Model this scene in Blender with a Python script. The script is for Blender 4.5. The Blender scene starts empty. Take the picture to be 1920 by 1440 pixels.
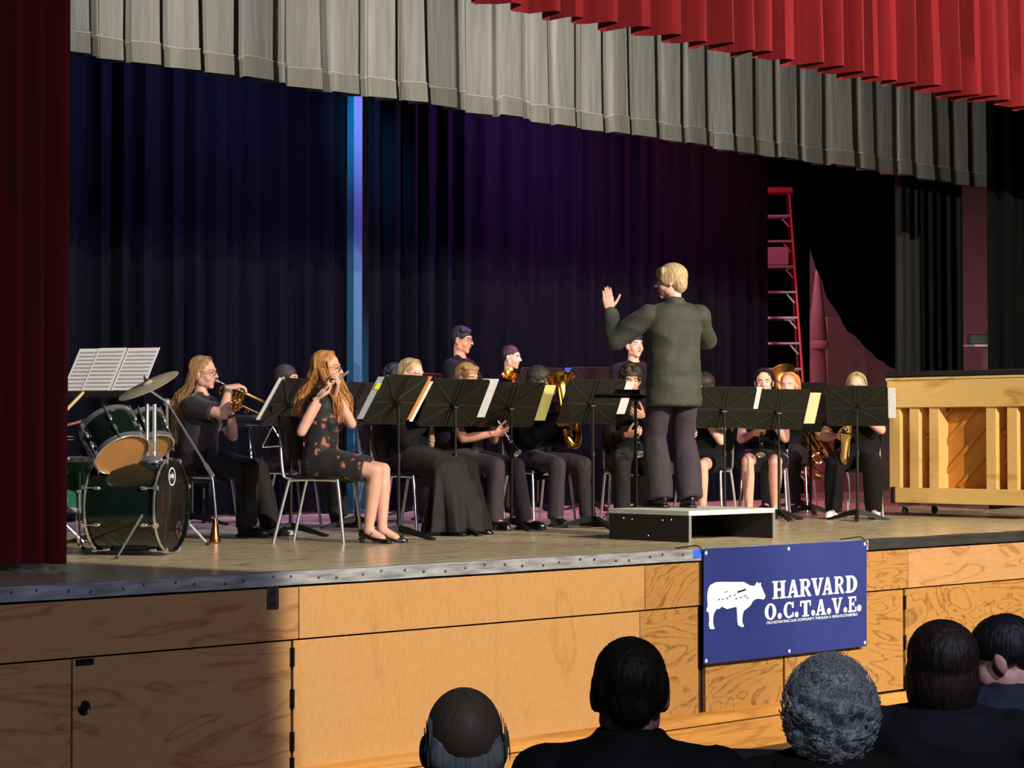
import bpy, math, random
import numpy as np
from mathutils import Vector, Matrix, Quaternion, noise

# ------------------------------------------------------------------ camera
PI = math.pi
R = math.radians
FPX = 4000.0                      # focal length in pixels of the 1920 x 1440 frame
YAW = R(44.4)                     # the camera looks diagonally across the stage
PITCH = math.atan(104 / FPX)
EYE = Vector((0, 0, 2.0))
STAGE = 1.30                      # height of the stage floor
EDGE = 8.90                       # y of the stage front
scene = bpy.context.scene
cd = bpy.data.cameras.new('camera')
cam = bpy.data.objects.new('camera', cd)
scene.collection.objects.link(cam)
cd.sensor_width = 36
cd.lens = FPX * 36 / 1920
cd.clip_start = .05
cd.clip_end = 200
cam.location = EYE
cam.rotation_euler = (PI / 2 + PITCH, 0, -YAW)
scene.camera = cam

# ------------------------------------------------------------------ world, lights, exposure
w = bpy.data.worlds.new('dark_house')
scene.world = w
w.use_nodes = True
w.node_tree.nodes['Background'].inputs[0].default_value = (.62, .66, 1, 1)
w.node_tree.nodes['Background'].inputs[1].default_value = .012
scene.view_settings.view_transform = 'Standard'
scene.view_settings.look = 'None'
scene.view_settings.exposure = 0
scene.view_settings.gamma = 1


def spot(name, loc, aim, power, col, angle, blend=.15, size=.08):
    d = bpy.data.lights.new(name, 'SPOT')
    d.energy = power
    d.color = col
    d.spot_size = R(angle)
    d.spot_blend = blend
    d.shadow_soft_size = size
    o = bpy.data.objects.new(name, d)
    scene.collection.objects.link(o)
    o.location = loc
    o.rotation_euler = (Vector(aim) - Vector(loc)).to_track_quat('-Z', 'Y').to_euler()
    return o


WARM = (1, .90, .76)
spot('front_spotlight', (9.5, -4.5, 8.0), (13.6, 11.0, .9), 16200, WARM, 46.8, .06)
spot('front_spotlight', (16.5, -3.5, 7.4), (15.2, 11.0, 1.9), 8300, WARM, 38, .3)
spot('front_spotlight', (3.0, -4.0, 7.2), (8.6, 11.6, 1.6), 2500, (.60, .63, 1), 46, .5)
spot('blue_stage_light', (11.2, 13.6, 6.2), (10.8, 15.6, 3.6), 900, (.38, .36, 1), 130, 1)
spot('cyan_stage_light', (12.0, 14.1, 6.3), (13.2, 15.5, 4.9), 1000, (.04, .55, 1), 26, 1)
spot('purple_stage_light', (15.2, 13.6, 6.2), (14.9, 15.6, 3.6), 1500, (.58, .18, .9), 130, 1)
spot('red_stage_light', (17.8, 13.6, 6.2), (17.4, 15.6, 3.2), 900, (.9, .14, .28), 130, 1)
spot('pink_stage_light', (20.9, 17.1, 5.8), (22.6, 18.4, 2.6), 200, (1, .28, .46), 130, .8)
spot('rose_stage_light', (17.0, 13.4, 6.0), (14.7, 14.7, 2.9), 260, (1, .30, .40), 50, .8)
for bx in (4.6, 6.6, 8.6, 10.4):                     # floods hung behind the red valance, aimed up-stage
    spot('border_light', (bx, 10.6, 5.5), (bx + 5.2, 13.0, 5.0), 640, (1, .95, .86), 66, .9, .12)
spot('house_light', (0.5, -2.5, 6.5), (3.6, 4.0, 1.2), 480, (.75, .85, 1), 70, 1, .3)

# ------------------------------------------------------------------ placing by sight lines
CR = cam.rotation_euler.to_matrix()


def ray(px, py):
    d = CR @ Vector(((px - 960) / FPX, (720 - py) / FPX, -1))
    return d


def gz(px, py, z=STAGE):            # point of a horizontal plane
    d = ray(px, py)
    return EYE + d * ((z - EYE.z) / d.z)


def gY(px, py, y):                  # point of a plane parallel to the stage front
    d = ray(px, py)
    return EYE + d * (y / d.y)


def gd(px, py, dist):               # point at a distance along the floor
    d = ray(px, py)
    return EYE + d * (dist / math.hypot(d.x, d.y))


def bearing(px, rel=0):             # 0 = towards +y, clockwise; rel 0 looks away from the viewer, 90 to the viewer's right
    return YAW + math.atan((px - 960) / FPX) + R(rel)


# ------------------------------------------------------------------ materials
def lin(h):
    h = h.lstrip('#')
    o = []
    for i in (0, 2, 4):
        c = int(h[i:i + 2], 16) / 255
        o.append(c / 12.92 if c <= .04045 else ((c + .055) / 1.055) ** 2.4)
    return (*o, 1)


MATS = {}


def mat(name, col, rough=.6, metal=0, var=0, scale=(8, 8, 8), bump=0, bscale=None, sheen=0, spec=.5, col2=None, coat=0, detail=3, trans=0):
    if name in MATS:
        return MATS[name]
    m = bpy.data.materials.new(name)
    MATS[name] = m
    m.use_nodes = True
    nt = m.node_tree
    b = nt.nodes['Principled BSDF']
    c = lin(col) if isinstance(col, str) else (*col, 1)
    b.inputs['Base Color'].default_value = c
    b.inputs['Roughness'].default_value = rough
    b.inputs['Metallic'].default_value = metal
    b.inputs['Specular IOR Level'].default_value = spec
    b.inputs['Sheen Weight'].default_value = sheen
    b.inputs['Coat Weight'].default_value = coat
    b.inputs['Transmission Weight'].default_value = trans
    if var or col2 or bump:
        tc = nt.nodes.new('ShaderNodeTexCoord')
        mp = nt.nodes.new('ShaderNodeMapping')
        mp.inputs['Scale'].default_value = scale
        nt.links.new(tc.outputs['Object'], mp.inputs['Vector'])
        n = nt.nodes.new('ShaderNodeTexNoise')
        n.inputs['Scale'].default_value = 1
        n.inputs['Detail'].default_value = detail
        nt.links.new(mp.outputs[0], n.inputs['Vector'])
        if var or col2:
            cr = nt.nodes.new('ShaderNodeValToRGB')
            cr.color_ramp.elements[0].position = .32
            cr.color_ramp.elements[1].position = .68
            c2 = lin(col2) if col2 else tuple(min(1, x * (1 + var)) for x in c[:3]) + (1,)
            c1 = c if col2 else tuple(x * (1 - var) for x in c[:3]) + (1,)
            cr.color_ramp.elements[0].color = c1
            cr.color_ramp.elements[1].color = c2
            nt.links.new(n.outputs['Fac'], cr.inputs['Fac'])
            nt.links.new(cr.outputs[0], b.inputs['Base Color'])
        if bump:
            bp = nt.nodes.new('ShaderNodeBump')
            bp.inputs['Strength'].default_value = 1
            bp.inputs['Distance'].default_value = bump
            src = n
            if bscale:
                mp2 = nt.nodes.new('ShaderNodeMapping')
                mp2.inputs['Scale'].default_value = bscale
                nt.links.new(tc.outputs['Object'], mp2.inputs['Vector'])
                src = nt.nodes.new('ShaderNodeTexNoise')
                src.inputs['Scale'].default_value = 1
                src.inputs['Detail'].default_value = 4
                nt.links.new(mp2.outputs[0], src.inputs['Vector'])
            nt.links.new(src.outputs['Fac'], bp.inputs['Height'])
            nt.links.new(bp.outputs[0], b.inputs['Normal'])
    return m


def wood(name, c1, c2, c3, rough=.42, stretch=(1.0, 9, 5), rings=7.0, distort=1.2, coat=0, seed=0.0, world=False, bump=.0006):
    if name in MATS:
        return MATS[name]
    m = bpy.data.materials.new(name)
    MATS[name] = m
    m.use_nodes = True
    nt = m.node_tree
    N, L = nt.nodes.new, nt.links.new
    b = nt.nodes['Principled BSDF']
    tc = N('ShaderNodeTexCoord')
    mp = N('ShaderNodeMapping')
    mp.inputs['Scale'].default_value = stretch
    mp.inputs['Location'].default_value = (seed * 3.1, seed * 1.7, seed)
    L(tc.outputs['Object'], mp.inputs['Vector'])
    n1 = N('ShaderNodeTexNoise')
    n1.inputs['Scale'].default_value = .55
    n1.inputs['Detail'].default_value = 2
    n1.inputs['Distortion'].default_value = distort
    L(mp.outputs[0], n1.inputs['Vector'])
    mu = N('ShaderNodeMath')
    mu.operation = 'MULTIPLY'
    mu.inputs[1].default_value = rings
    L(n1.outputs['Fac'], mu.inputs[0])
    fr = N('ShaderNodeMath')
    fr.operation = 'PINGPONG'
    fr.inputs[1].default_value = .5
    L(mu.outputs[0], fr.inputs[0])
    cr = N('ShaderNodeValToRGB')
    e = cr.color_ramp.elements
    e[0].position = 0
    e[0].color = lin(c1)
    e[1].position = .55
    e[1].color = lin(c2)
    x = e.new(.14)
    x.color = lin(c2)
    x.position = .16
    L(fr.outputs[0], cr.inputs['Fac'])
    mp2 = N('ShaderNodeMapping')
    mp2.inputs['Scale'].default_value = tuple(s * 11 for s in stretch)
    L(tc.outputs['Object'], mp2.inputs['Vector'])
    n2 = N('ShaderNodeTexNoise')
    n2.inputs['Scale'].default_value = 1
    n2.inputs['Detail'].default_value = 5
    L(mp2.outputs[0], n2.inputs['Vector'])
    mx = N('ShaderNodeMixRGB')
    mx.blend_type = 'MIX'
    L(cr.outputs[0], mx.inputs[1])
    mx.inputs[2].default_value = lin(c3)
    mr = N('ShaderNodeMapRange')
    mr.inputs[1].default_value = .42
    mr.inputs[2].default_value = .75
    mr.inputs[4].default_value = .6
    L(n2.outputs['Fac'], mr.inputs[0])
    L(mr.outputs[0], mx.inputs[0])
    L(mx.outputs[0], b.inputs['Base Color'])
    b.inputs['Roughness'].default_value = rough
    b.inputs['Coat Weight'].default_value = coat
    bp = N('ShaderNodeBump')
    bp.inputs['Distance'].default_value = bump
    L(n2.outputs['Fac'], bp.inputs['Height'])
    L(bp.outputs[0], b.inputs['Normal'])
    return m


# ------------------------------------------------------------------ mesh builder
def orth(d, up=(0, 0, 1)):
    y = Vector(d).normalized()
    u = Vector(up)
    if abs(y.dot(u.normalized())) > .98:
        u = Vector((1, 0, 0)) if abs(y.x) < .9 else Vector((0, 1, 0))
    x = y.cross(u).normalized()
    z = x.cross(y).normalized()
    return Matrix((x, y, z)).transposed()          # columns x, y(dir), z


class MB:
    def __init__(s):
        s.v, s.f, s.m = [], [], []
        s.cur = 0

    def add(s, vs, fs):
        o = len(s.v)
        s.v.extend([tuple(x) for x in vs])
        s.f.extend([tuple(i + o for i in f) for f in fs])
        s.m.extend([s.cur] * len(fs))
        return s

    def box(s, c, size, M=None):
        hx, hy, hz = size[0] / 2, size[1] / 2, size[2] / 2
        c = Vector(c)
        vs = []
        for x, y, z in ((-1, -1, -1), (1, -1, -1), (1, 1, -1), (-1, 1, -1), (-1, -1, 1), (1, -1, 1), (1, 1, 1), (-1, 1, 1)):
            p = Vector((x * hx, y * hy, z * hz))
            if M is not None:
                p = M @ p
            vs.append(p + c)
        return s.add(vs, [(0, 3, 2, 1), (4, 5, 6, 7), (0, 1, 5, 4), (1, 2, 6, 5), (2, 3, 7, 6), (3, 0, 4, 7)])

    def bar(s, a, b, wid, thk, up=(0, 0, 1)):          # rectangular bar from a to b
        a, b = Vector(a), Vector(b)
        M = orth(b - a, up)
        return s.box((a + b) / 2, (wid, (b - a).length, thk), M)

    def loft(s, rings, caps=True, closed=False):
        n = len(rings[0])
        vs = [p for r in rings for p in r]
        fs = []
        k = len(rings)
        for i in range(k if closed else k - 1):
            j = (i + 1) % k
            for a in range(n):
                b = (a + 1) % n
                fs.append((i * n + a, i * n + b, j * n + b, j * n + a))
        if caps and not closed:
            fs.append(tuple(range(n - 1, -1, -1)))
            fs.append(tuple((k - 1) * n + a for a in range(n)))
        return s.add(vs, fs)

    def tube(s, pts, r, n=8, caps=True, closed=False):
        pts = [Vector(p) for p in pts]
        k = len(pts)
        rs = r if isinstance(r, (list, tuple)) else [r] * k
        rings = []
        prev = None
        for i, p in enumerate(pts):
            if closed:
                t = pts[(i + 1) % k] - pts[i - 1]
            else:
                t = (pts[min(i + 1, k - 1)] - pts[max(i - 1, 0)])
            t.normalize()
            if prev is None:
                x = orth(t).col[0].copy()
            else:
                x = (prev - t * prev.dot(t))
                x = x.normalized() if x.length > 1e-6 else orth(t).col[0].copy()
            prev = x
            y = t.cross(x)
            rings.append([p + (x * math.cos(2 * PI * a / n) + y * math.sin(2 * PI * a / n)) * rs[i] for a in range(n)])
        return s.loft(rings, caps, closed)

    def lathe(s, prof, n=24, M=None, o=(0, 0, 0), caps=True):     # profile (r, z) about local z
        o = Vector(o)
        rings = []
        for r, z in prof:
            ring = []
            for a in range(n):
                p = Vector((r * math.cos(2 * PI * a / n), r * math.sin(2 * PI * a / n), z))
                ring.append((M @ p if M is not None else p) + o)
            rings.append(ring)
        return s.loft(rings, caps)

    def ell(s, c, r, M=None, nu=14, nv=9):
        c = Vector(c)
        r = (r, r, r) if not isinstance(r, (tuple, list)) else r
        vs, fs = [], []
        for j in range(1, nv):
            th = PI * j / nv
            for i in range(nu):
                ph = 2 * PI * i / nu
                p = Vector((r[0] * math.sin(th) * math.cos(ph), r[1] * math.sin(th) * math.sin(ph), r[2] * math.cos(th)))
                vs.append((M @ p if M is not None else p) + c)
        for z in (1, -1):
            p = Vector((0, 0, r[2] * z))
            vs.append((M @ p if M is not None else p) + c)
        T, B = len(vs) - 2, len(vs) - 1
        for j in range(nv - 2):
            for i in range(nu):
                k = (i + 1) % nu
                fs.append((j * nu + i, (j + 1) * nu + i, (j + 1) * nu + k, j * nu + k))
        for i in range(nu):
            k = (i + 1) % nu
            fs.append((T, i, k))
            fs.append((B, (nv - 2) * nu + k, (nv - 2) * nu + i))
        return s.add(vs, fs)

    def cone(s, a, b, r0, r1, n=12, ball=True):          # limb with round ends
        a, b = Vector(a), Vector(b)
        s.tube([a, b], [r0, r1], n)
        if ball:
            s.ell(a, r0 * .995, nu=n, nv=7)
            s.ell(b, r1 * .995, nu=n, nv=7)
        return s

    def prism(s, poly, z0, z1, M=None, o=(0, 0, 0)):
        o = Vector(o)
        n = len(poly)

        def T(p):
            p = Vector(p)
            return (M @ p if M is not None else p) + o
        vs = [T((x, y, z0)) for x, y in poly] + [T((x, y, z1)) for x, y in poly]
        fs = [tuple(range(n - 1, -1, -1)), tuple(range(n, 2 * n))]
        fs += [(i, (i + 1) % n, (i + 1) % n + n, i + n) for i in range(n)]
        return s.add(vs, fs)

    def mesh(s, name='mesh'):
        me = bpy.data.meshes.new(name)
        me.from_pydata(s.v, [], s.f)
        me.update()
        if s.cur:
            me.polygons.foreach_set('material_index', s.m)
        return me

    def build(s, name, mats, parent=None, sharp=38, bevel=0):
        me = s.mesh(name)
        for m in (mats if isinstance(mats, (list, tuple)) else [mats]):
            me.materials.append(m)
        me.shade_smooth()
        me.set_sharp_from_angle(angle=R(sharp))
        o = link(name, me, parent)
        if bevel:
            bv = o.modifiers.new('edge', 'BEVEL')
            bv.width = bevel
            bv.segments = 2
            bv.limit_method = 'ANGLE'
            bv.angle_limit = R(40)
        return o


def link(name, data, parent=None):
    o = bpy.data.objects.new(name, data)
    scene.collection.objects.link(o)
    if parent is not None:
        o.parent = parent
    return o


def tag(o, label, cat, group=None, kind=None):
    if label:
        o['label'] = label
    if cat:
        o['category'] = cat
    if group:
        o['group'] = group
    if kind:
        o['kind'] = kind
    return o


def thing(name, label, cat, loc=(0, 0, 0), az=0, group=None, M=None, kind=None):
    o = link(name, None)
    o.empty_display_size = .05
    if M is not None:
        o.matrix_world = M
    else:
        o.location = loc
        o.rotation_euler = (0, 0, -az)
    return tag(o, label, cat, group, kind)


def mw(loc, az):                     # local frame: +y forward, +x right of someone facing az
    return Matrix.Translation(Vector(loc)) @ Matrix.Rotation(-az, 4, 'Z')


def copy_tree(o, parent=None):
    c = o.copy()
    scene.collection.objects.link(c)
    c.parent = parent
    for ch in list(o.children):
        copy_tree(ch, c)
    return c


def remesh(mb, voxel, smooth=4, wr=0, wf=(9, 9, 5), seed=0, drape=0):
    """one closed skin over overlapping solids"""
    o = bpy.data.objects.new('tmp', mb.mesh('tmp'))
    scene.collection.objects.link(o)
    m = o.modifiers.new('r', 'REMESH')
    m.mode = 'VOXEL'
    m.voxel_size = voxel
    m.use_smooth_shade = True
    if smooth:
        sm = o.modifiers.new('s', 'SMOOTH')
        sm.factor = .5
        sm.iterations = smooth
    dg = bpy.context.evaluated_depsgraph_get()
    me = bpy.data.meshes.new_from_object(o.evaluated_get(dg))
    old = o.data
    bpy.data.objects.remove(o)
    bpy.data.meshes.remove(old)
    if wr:
        n = len(me.vertices)
        co = np.empty(n * 3)
        no = np.empty(n * 3)
        me.vertices.foreach_get('co', co)
        me.vertices.foreach_get('normal', no)
        co = co.reshape(-1, 3)
        no = no.reshape(-1, 3)
        d = np.array([noise.noise(Vector((c[0] * wf[0] + seed, c[1] * wf[1], c[2] * wf[2]))) for c in co])
        d = 1 - 2 * np.abs(d)                      # ridged folds
        co += no * (d * wr)[:, None]
        me.vertices.foreach_set('co', co.ravel())
        me.update()
    return me


def solid(name, mb, voxel, m, parent=None, smooth=4, **k):
    me = remesh(mb, voxel, smooth, **k)
    me.materials.clear()
    me.materials.append(m)
    me.shade_smooth()
    return link(name, me, parent)


def join_meshes(name, meshes, m):
    vs, li, lt, o = [], [], [], 0
    for me in meshes:
        co = np.empty(len(me.vertices) * 3)
        me.vertices.foreach_get('co', co)
        a = np.empty(len(me.loops), np.int32)
        me.loops.foreach_get('vertex_index', a)
        t = np.empty(len(me.polygons), np.int32)
        me.polygons.foreach_get('loop_total', t)
        vs.append(co)
        li.append(a + o)
        lt.append(t)
        o += len(me.vertices)
        bpy.data.meshes.remove(me)
    vs, li, lt = np.concatenate(vs), np.concatenate(li), np.concatenate(lt)
    out = bpy.data.meshes.new(name)
    out.vertices.add(o)
    out.vertices.foreach_set('co', vs)
    out.loops.add(len(li))
    out.loops.foreach_set('vertex_index', li)
    out.polygons.add(len(lt))
    out.polygons.foreach_set('loop_start', np.concatenate(([0], np.cumsum(lt)[:-1])).astype(np.int32))
    out.update(calc_edges=True)
    out.materials.append(m)
    out.shade_smooth()
    return out


def text_mesh(s, size, depth=.0008, align='CENTER'):
    c = bpy.data.curves.new('t', 'FONT')
    c.body = s
    c.size = size
    c.extrude = depth
    c.align_x = align
    o = bpy.data.objects.new('t', c)
    scene.collection.objects.link(o)
    dg = bpy.context.evaluated_depsgraph_get()
    me = bpy.data.meshes.new_from_object(o.evaluated_get(dg))
    bpy.data.objects.remove(o)
    return me


def arc(c, r, a0, a1, n=8, ax=(1, 0, 0), ay=(0, 0, 1)):
    c, ax, ay = Vector(c), Vector(ax), Vector(ay)
    return [c + ax * (r * math.cos(R(a0 + (a1 - a0) * i / n))) + ay * (r * math.sin(R(a0 + (a1 - a0) * i / n))) for i in range(n + 1)]


def spline(pts, n=6):
    P = [Vector(p) for p in pts]
    out = []
    for i in range(len(P) - 1):
        p0, p1, p2, p3 = P[max(i - 1, 0)], P[i], P[i + 1], P[min(i + 2, len(P) - 1)]
        for k in range(n):
            t = k / n
            out.append(.5 * ((2 * p1) + (p2 - p0) * t + (2 * p0 - 5 * p1 + 4 * p2 - p3) * t * t + (3 * p1 - p0 - 3 * p2 + p3) * t ** 3))
    out.append(P[-1])
    return out


# shared materials
M_blackplastic = mat('black_plastic', '#141414', .38)
M_stand = mat('black_stand_paint', '#131410', .36, spec=.45)
M_standrib = mat('stand_edge_paint', '#1f2019', .28)
M_chrome = mat('chrome', '#ececec', .22, .9)
M_steel = mat('brushed_steel', '#b8b8b4', .3, 1)
M_brass = mat('brass', '#d9a441', .2, 1, var=.12, scale=(9, 9, 9))
M_oldbrass = mat('dull_brass', '#b9814a', .3, 1, var=.2, scale=(14, 14, 14))
M_paper = mat('paper', '#e9e6df', .8)
M_black = mat('matt_black', '#0b0b0b', .7)
M_ink = mat('ink', '#2a2a2e', .8)

# ------------------------------------------------------------------ the setting
M_floorstage = wood('stage_floor_wood', '#63563f', '#bfae88', '#f0dfb6', rough=.24, stretch=(1.1, 10.0, 1), rings=7, distort=1.2, bump=.0004)
M_ply = wood('varnished_plywood', '#8a5d36', '#a67a4c', '#b2895b', rough=.38, stretch=(1.1, 1, 5.0), rings=5, distort=1.6)
M_plyfig = wood('figured_plywood', '#774a20', '#9e7038', '#a87d46', rough=.36, stretch=(1.5, 1, 4.0), rings=8, distort=2.4, seed=3)
M_plyplain = wood('plain_birch_plywood', '#a3753f', '#ad8049', '#b98f5a', rough=.4, stretch=(5.5, 1, 1.6), rings=3, distort=.8, seed=7)
M_trimwood = wood('trim_wood', '#9c6528', '#b57e3a', '#c18f4d', rough=.4, stretch=(.8, 6, 9), rings=4, distort=.6, seed=2)
M_edge = mat('scuffed_metal_edging', '#a6a6a4', .36, .4, var=.4, scale=(5, 30, 30), bump=.002, bscale=(18, 60, 60))
M_edgedark = mat('dark_vinyl_edging', '#2e2c29', .4, 0, var=.3, scale=(5, 30, 30), bump=.0015)
M_hall = mat('hall_floor', '#3a332c', .6, var=.2, scale=(3, 3, 3))
M_wallpaint = mat('painted_block_wall', '#b5a4a0', .8, var=.1, scale=(2, 2, 3), bump=.002, bscale=(5, 5, 9))
M_darkgap = mat('dark_cavity', '#1a0e07', .8)


def struct(o):
    o['kind'] = 'structure'
    return o


mb = MB()
mb.box((14.2, 13.8, STAGE - .04), (24.8, 9.6, .08))
struct(mb.build('floor_stage', M_floorstage))
mb = MB()
mb.add([(-6, 9.3, 0), (25, 9.3, 0), (25, 8.2, 0), (-6, 8.2, 0), (25, -8, .58), (-6, -8, .58)], [(0, 3, 2, 1), (3, 5, 4, 2)])
struct(mb.build('floor', M_hall))
mb = MB()
mb.box((14.2, 18.7, 4.3), (24.8, .2, 6.0))
struct(mb.build('wall_back', M_wallpaint))
mb = MB()
mb.box((26.5, 13.85, 4.3), (.2, 9.5, 6.0))
struct(mb.build('wall_right', M_wallpaint))

# stage front: a dark carcass with separate boards
wf = MB().box((13, EDGE + .14, .62), (22.4, .2, 1.2)).build('wall_front', M_darkgap)
struct(wf)


def panel(x0, x1, z0, z1, m, y=EDGE, name='panel', parent=wf, t=.03):
    b = MB().box(((x0 + x1) / 2, 0, (z0 + z1) / 2), (x1 - x0 - .006, t, z1 - z0), None)
    o = b.build(name, m, parent, bevel=.002)
    o.location = (0, y + t / 2, 0)
    return o


def X(px, y=EDGE):
    return gY(px, 1100, y).x


xg = X(1312)
Z0, Z1 = .225, .935
panel(2.2, X(558), .945, 1.218, M_ply, EDGE - .012)
panel(X(558), X(1207), .945, 1.218, M_plyplain, EDGE - .012)
panel(X(1207), X(1317), .945, 1.218, M_plyfig, EDGE - .012)
panel(2.2, X(135), Z0, Z1, M_ply)
panel(X(550), X(1200), Z0, Z1, M_plyplain)
panel(X(1200), X(1310), Z0, Z1, M_plyfig)
panel(X(1322), X(1468), Z0, Z1, M_plyfig)
panel(X(1697), X(1697) + 2.1, Z0, Z1, M_plyfig)
panel(X(1697) + 2.1, 24, Z0, Z1, M_ply)
panel(X(1322), X(1700), .945, 1.218, M_plyfig, EDGE - .012)
panel(X(1700), 24, .945, 1.218, M_ply, EDGE - .012)
M_lock = mat('dark_lock_metal', '#3b3a38', .35, .9)
M_hinge = mat('black_hinge', '#191614', .4, .6)


def hinge(x, z, parent):
    h = MB()
    M = Matrix.Rotation(0, 3, 'Z')
    h.lathe([(.009, -.05), (.009, .05)], 10, None, (x, EDGE - .009, z))
    h.box((x, EDGE - .002, z), (.03, .004, .1))
    h.build('hinge', M_hinge, parent)


d1 = MB().box(((X(137) + X(547)) / 2, EDGE + .015, (Z0 + Z1) / 2), (X(547) - X(137) - .008, .03, Z1 - Z0)).build('door_1', M_ply, bevel=.002)
struct(d1)
for py in (1232, 1310, 1390, 1438):
    hinge(X(548), gY(548, py, EDGE).z, d1)
lk = gY(157, 1327, EDGE)
mb = MB()
MY = Matrix.Rotation(R(90), 3, 'X')
mb.lathe([(.034, 0), (.036, .006), (.030, .010), (.024, .006), (.020, .006), (.018, .013), (.001, .014)], 24, MY, (lk.x, EDGE, lk.z))
mb.build('lock', M_lock, d1)
mb = MB()
lt = gY(158, 1241, EDGE)
mb.box((lt.x, EDGE - .004, lt.z), (.1, .008, .03))
mb.box((lt.x + .005, EDGE - .012, lt.z - .002), (.06, .012, .014))
mb.build('latch', M_lock, d1)
d2 = MB().box(((X(1470) + X(1693)) / 2, EDGE + .012, (Z0 + Z1) / 2 + .004), (X(1693) - X(1470) - .01, .03, Z1 - Z0 - .008)).build('door_2', M_plyfig, bevel=.002)
struct(d2)
for py in (1130, 1205, 1280):
    hinge(X(1695), gY(1695, py, EDGE).z, d2)

# plinth with a moulding, and the edging of the stage floor
PX1 = X(1472, EDGE - .05)
pl = struct(MB().box(((2.2 + PX1) / 2, EDGE - .03, .10), (PX1 - 2.2, .1, .2)).build('trim_1', M_trimwood, bevel=.003))
mb = MB()
prof = [(-.10, .2), (-.10, .215), (-.085, .24), (-.06, .252), (-.02, .256), (0, .262), (0, .2)]
mb.loft([[(xx, EDGE + a, b) for a, b in prof] for xx in (2.2, PX1)])
mb.build('moulding', M_trimwood, pl)
struct(MB().box(((PX1 + 24) / 2, EDGE + .012, .108), (24 - PX1, .05, .21)).build('baseboard_right', M_trimwood, bevel=.003))
xe = X(1622)


def edging(name, x0, x1, m):
    b = MB()
    pr = [(-.03, -.068), (-.034, -.004), (-.028, .004), (.05, .004), (.05, 0), (-.022, -.004), (-.022, -.068)]
    n = max(2, int((x1 - x0) / .25))
    b.loft([[(x0 + (x1 - x0) * i / n, EDGE + a + .002 * math.sin(i * 2.3), STAGE + c + .0015 * math.sin(i * 1.7)) for a, c in pr] for i in range(n + 1)])
    return struct(b.build(name, m, sharp=30))


tr = edging('trim_2', 2.2, xe, M_edge)
for i in range(46):                                   # nail heads of the metal edging
    xx = 4.9 + i * .155 + .02 * math.sin(i * 3)
    if xx < xe - .05:
        MB().lathe([(.009, 0), (.007, .003), (.001, .004)], 8, MY, (xx, EDGE - .034, STAGE - .03 + .012 * math.sin(i * 5))).build('nail', M_steel, tr)
edging('trim_3', xe, 24, M_edgedark)

# power outlet on the upper board
ol = gY(508, 1121, EDGE)
t = thing('power_outlet', 'small dark double power outlet screwed to the upper plywood board', 'outlet', (ol.x, EDGE - .012, ol.z))
M_out = mat('dark_brown_outlet', '#2b2a24', .4)
MB().box((0, -.004, 0), (.075, .008, .118)).build('plate', M_out, t, bevel=.002)
for dz in (.028, -.028):
    MB().box((0, -.010, dz), (.036, .006, .03)).build('socket', M_blackplastic, t, bevel=.003)

# blue tape on the edge
tp = gY(1305, 1040, EDGE)
tag(MB().box((tp.x, EDGE - .036, STAGE - .026), (.13, .004, .05)).build('tape_strip', mat('blue_tape', '#2f63d8', .5)), 'bright blue tape strip stuck on metal stage edging beside banner', 'tape')

# ------------------------------------------------------------------ curtains
M_red = mat('red_velvet', '#6c0a10', .85, sheen=.08, var=.15, scale=(20, 20, 1), spec=.2)
M_darkred = mat('dark_red_velvet', '#5e0a10', .85, sheen=.05, var=.2, scale=(20, 20, 1), spec=.2)
M_greycloth = mat('grey_velour', '#7d7b76', .8, sheen=.15, var=.16, scale=(22, 22, 1.2), bump=.006, bscale=(24, 24, 2.5), spec=.25)
M_bluecloth = mat('navy_stage_cloth', '#0c0c11', .85, var=.15, scale=(20, 20, 1), spec=.0)
M_blackcloth = mat('black_stage_cloth', '#0b0c0c', .85, var=.2, scale=(24, 24, 1), spec=.0)
M_charcoal = mat('charcoal_stage_cloth', '#222423', .85, var=.2, scale=(24, 24, 1), spec=.05)

M_hem = mat('grey_velour_hem', '#6f6d64', .8, sheen=.2, bump=.004, bscale=(16, 16, 5), scale=(16, 16, 2), var=.15)
M_seam = mat('hem_thread', '#a8a69c', .7)


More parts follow.
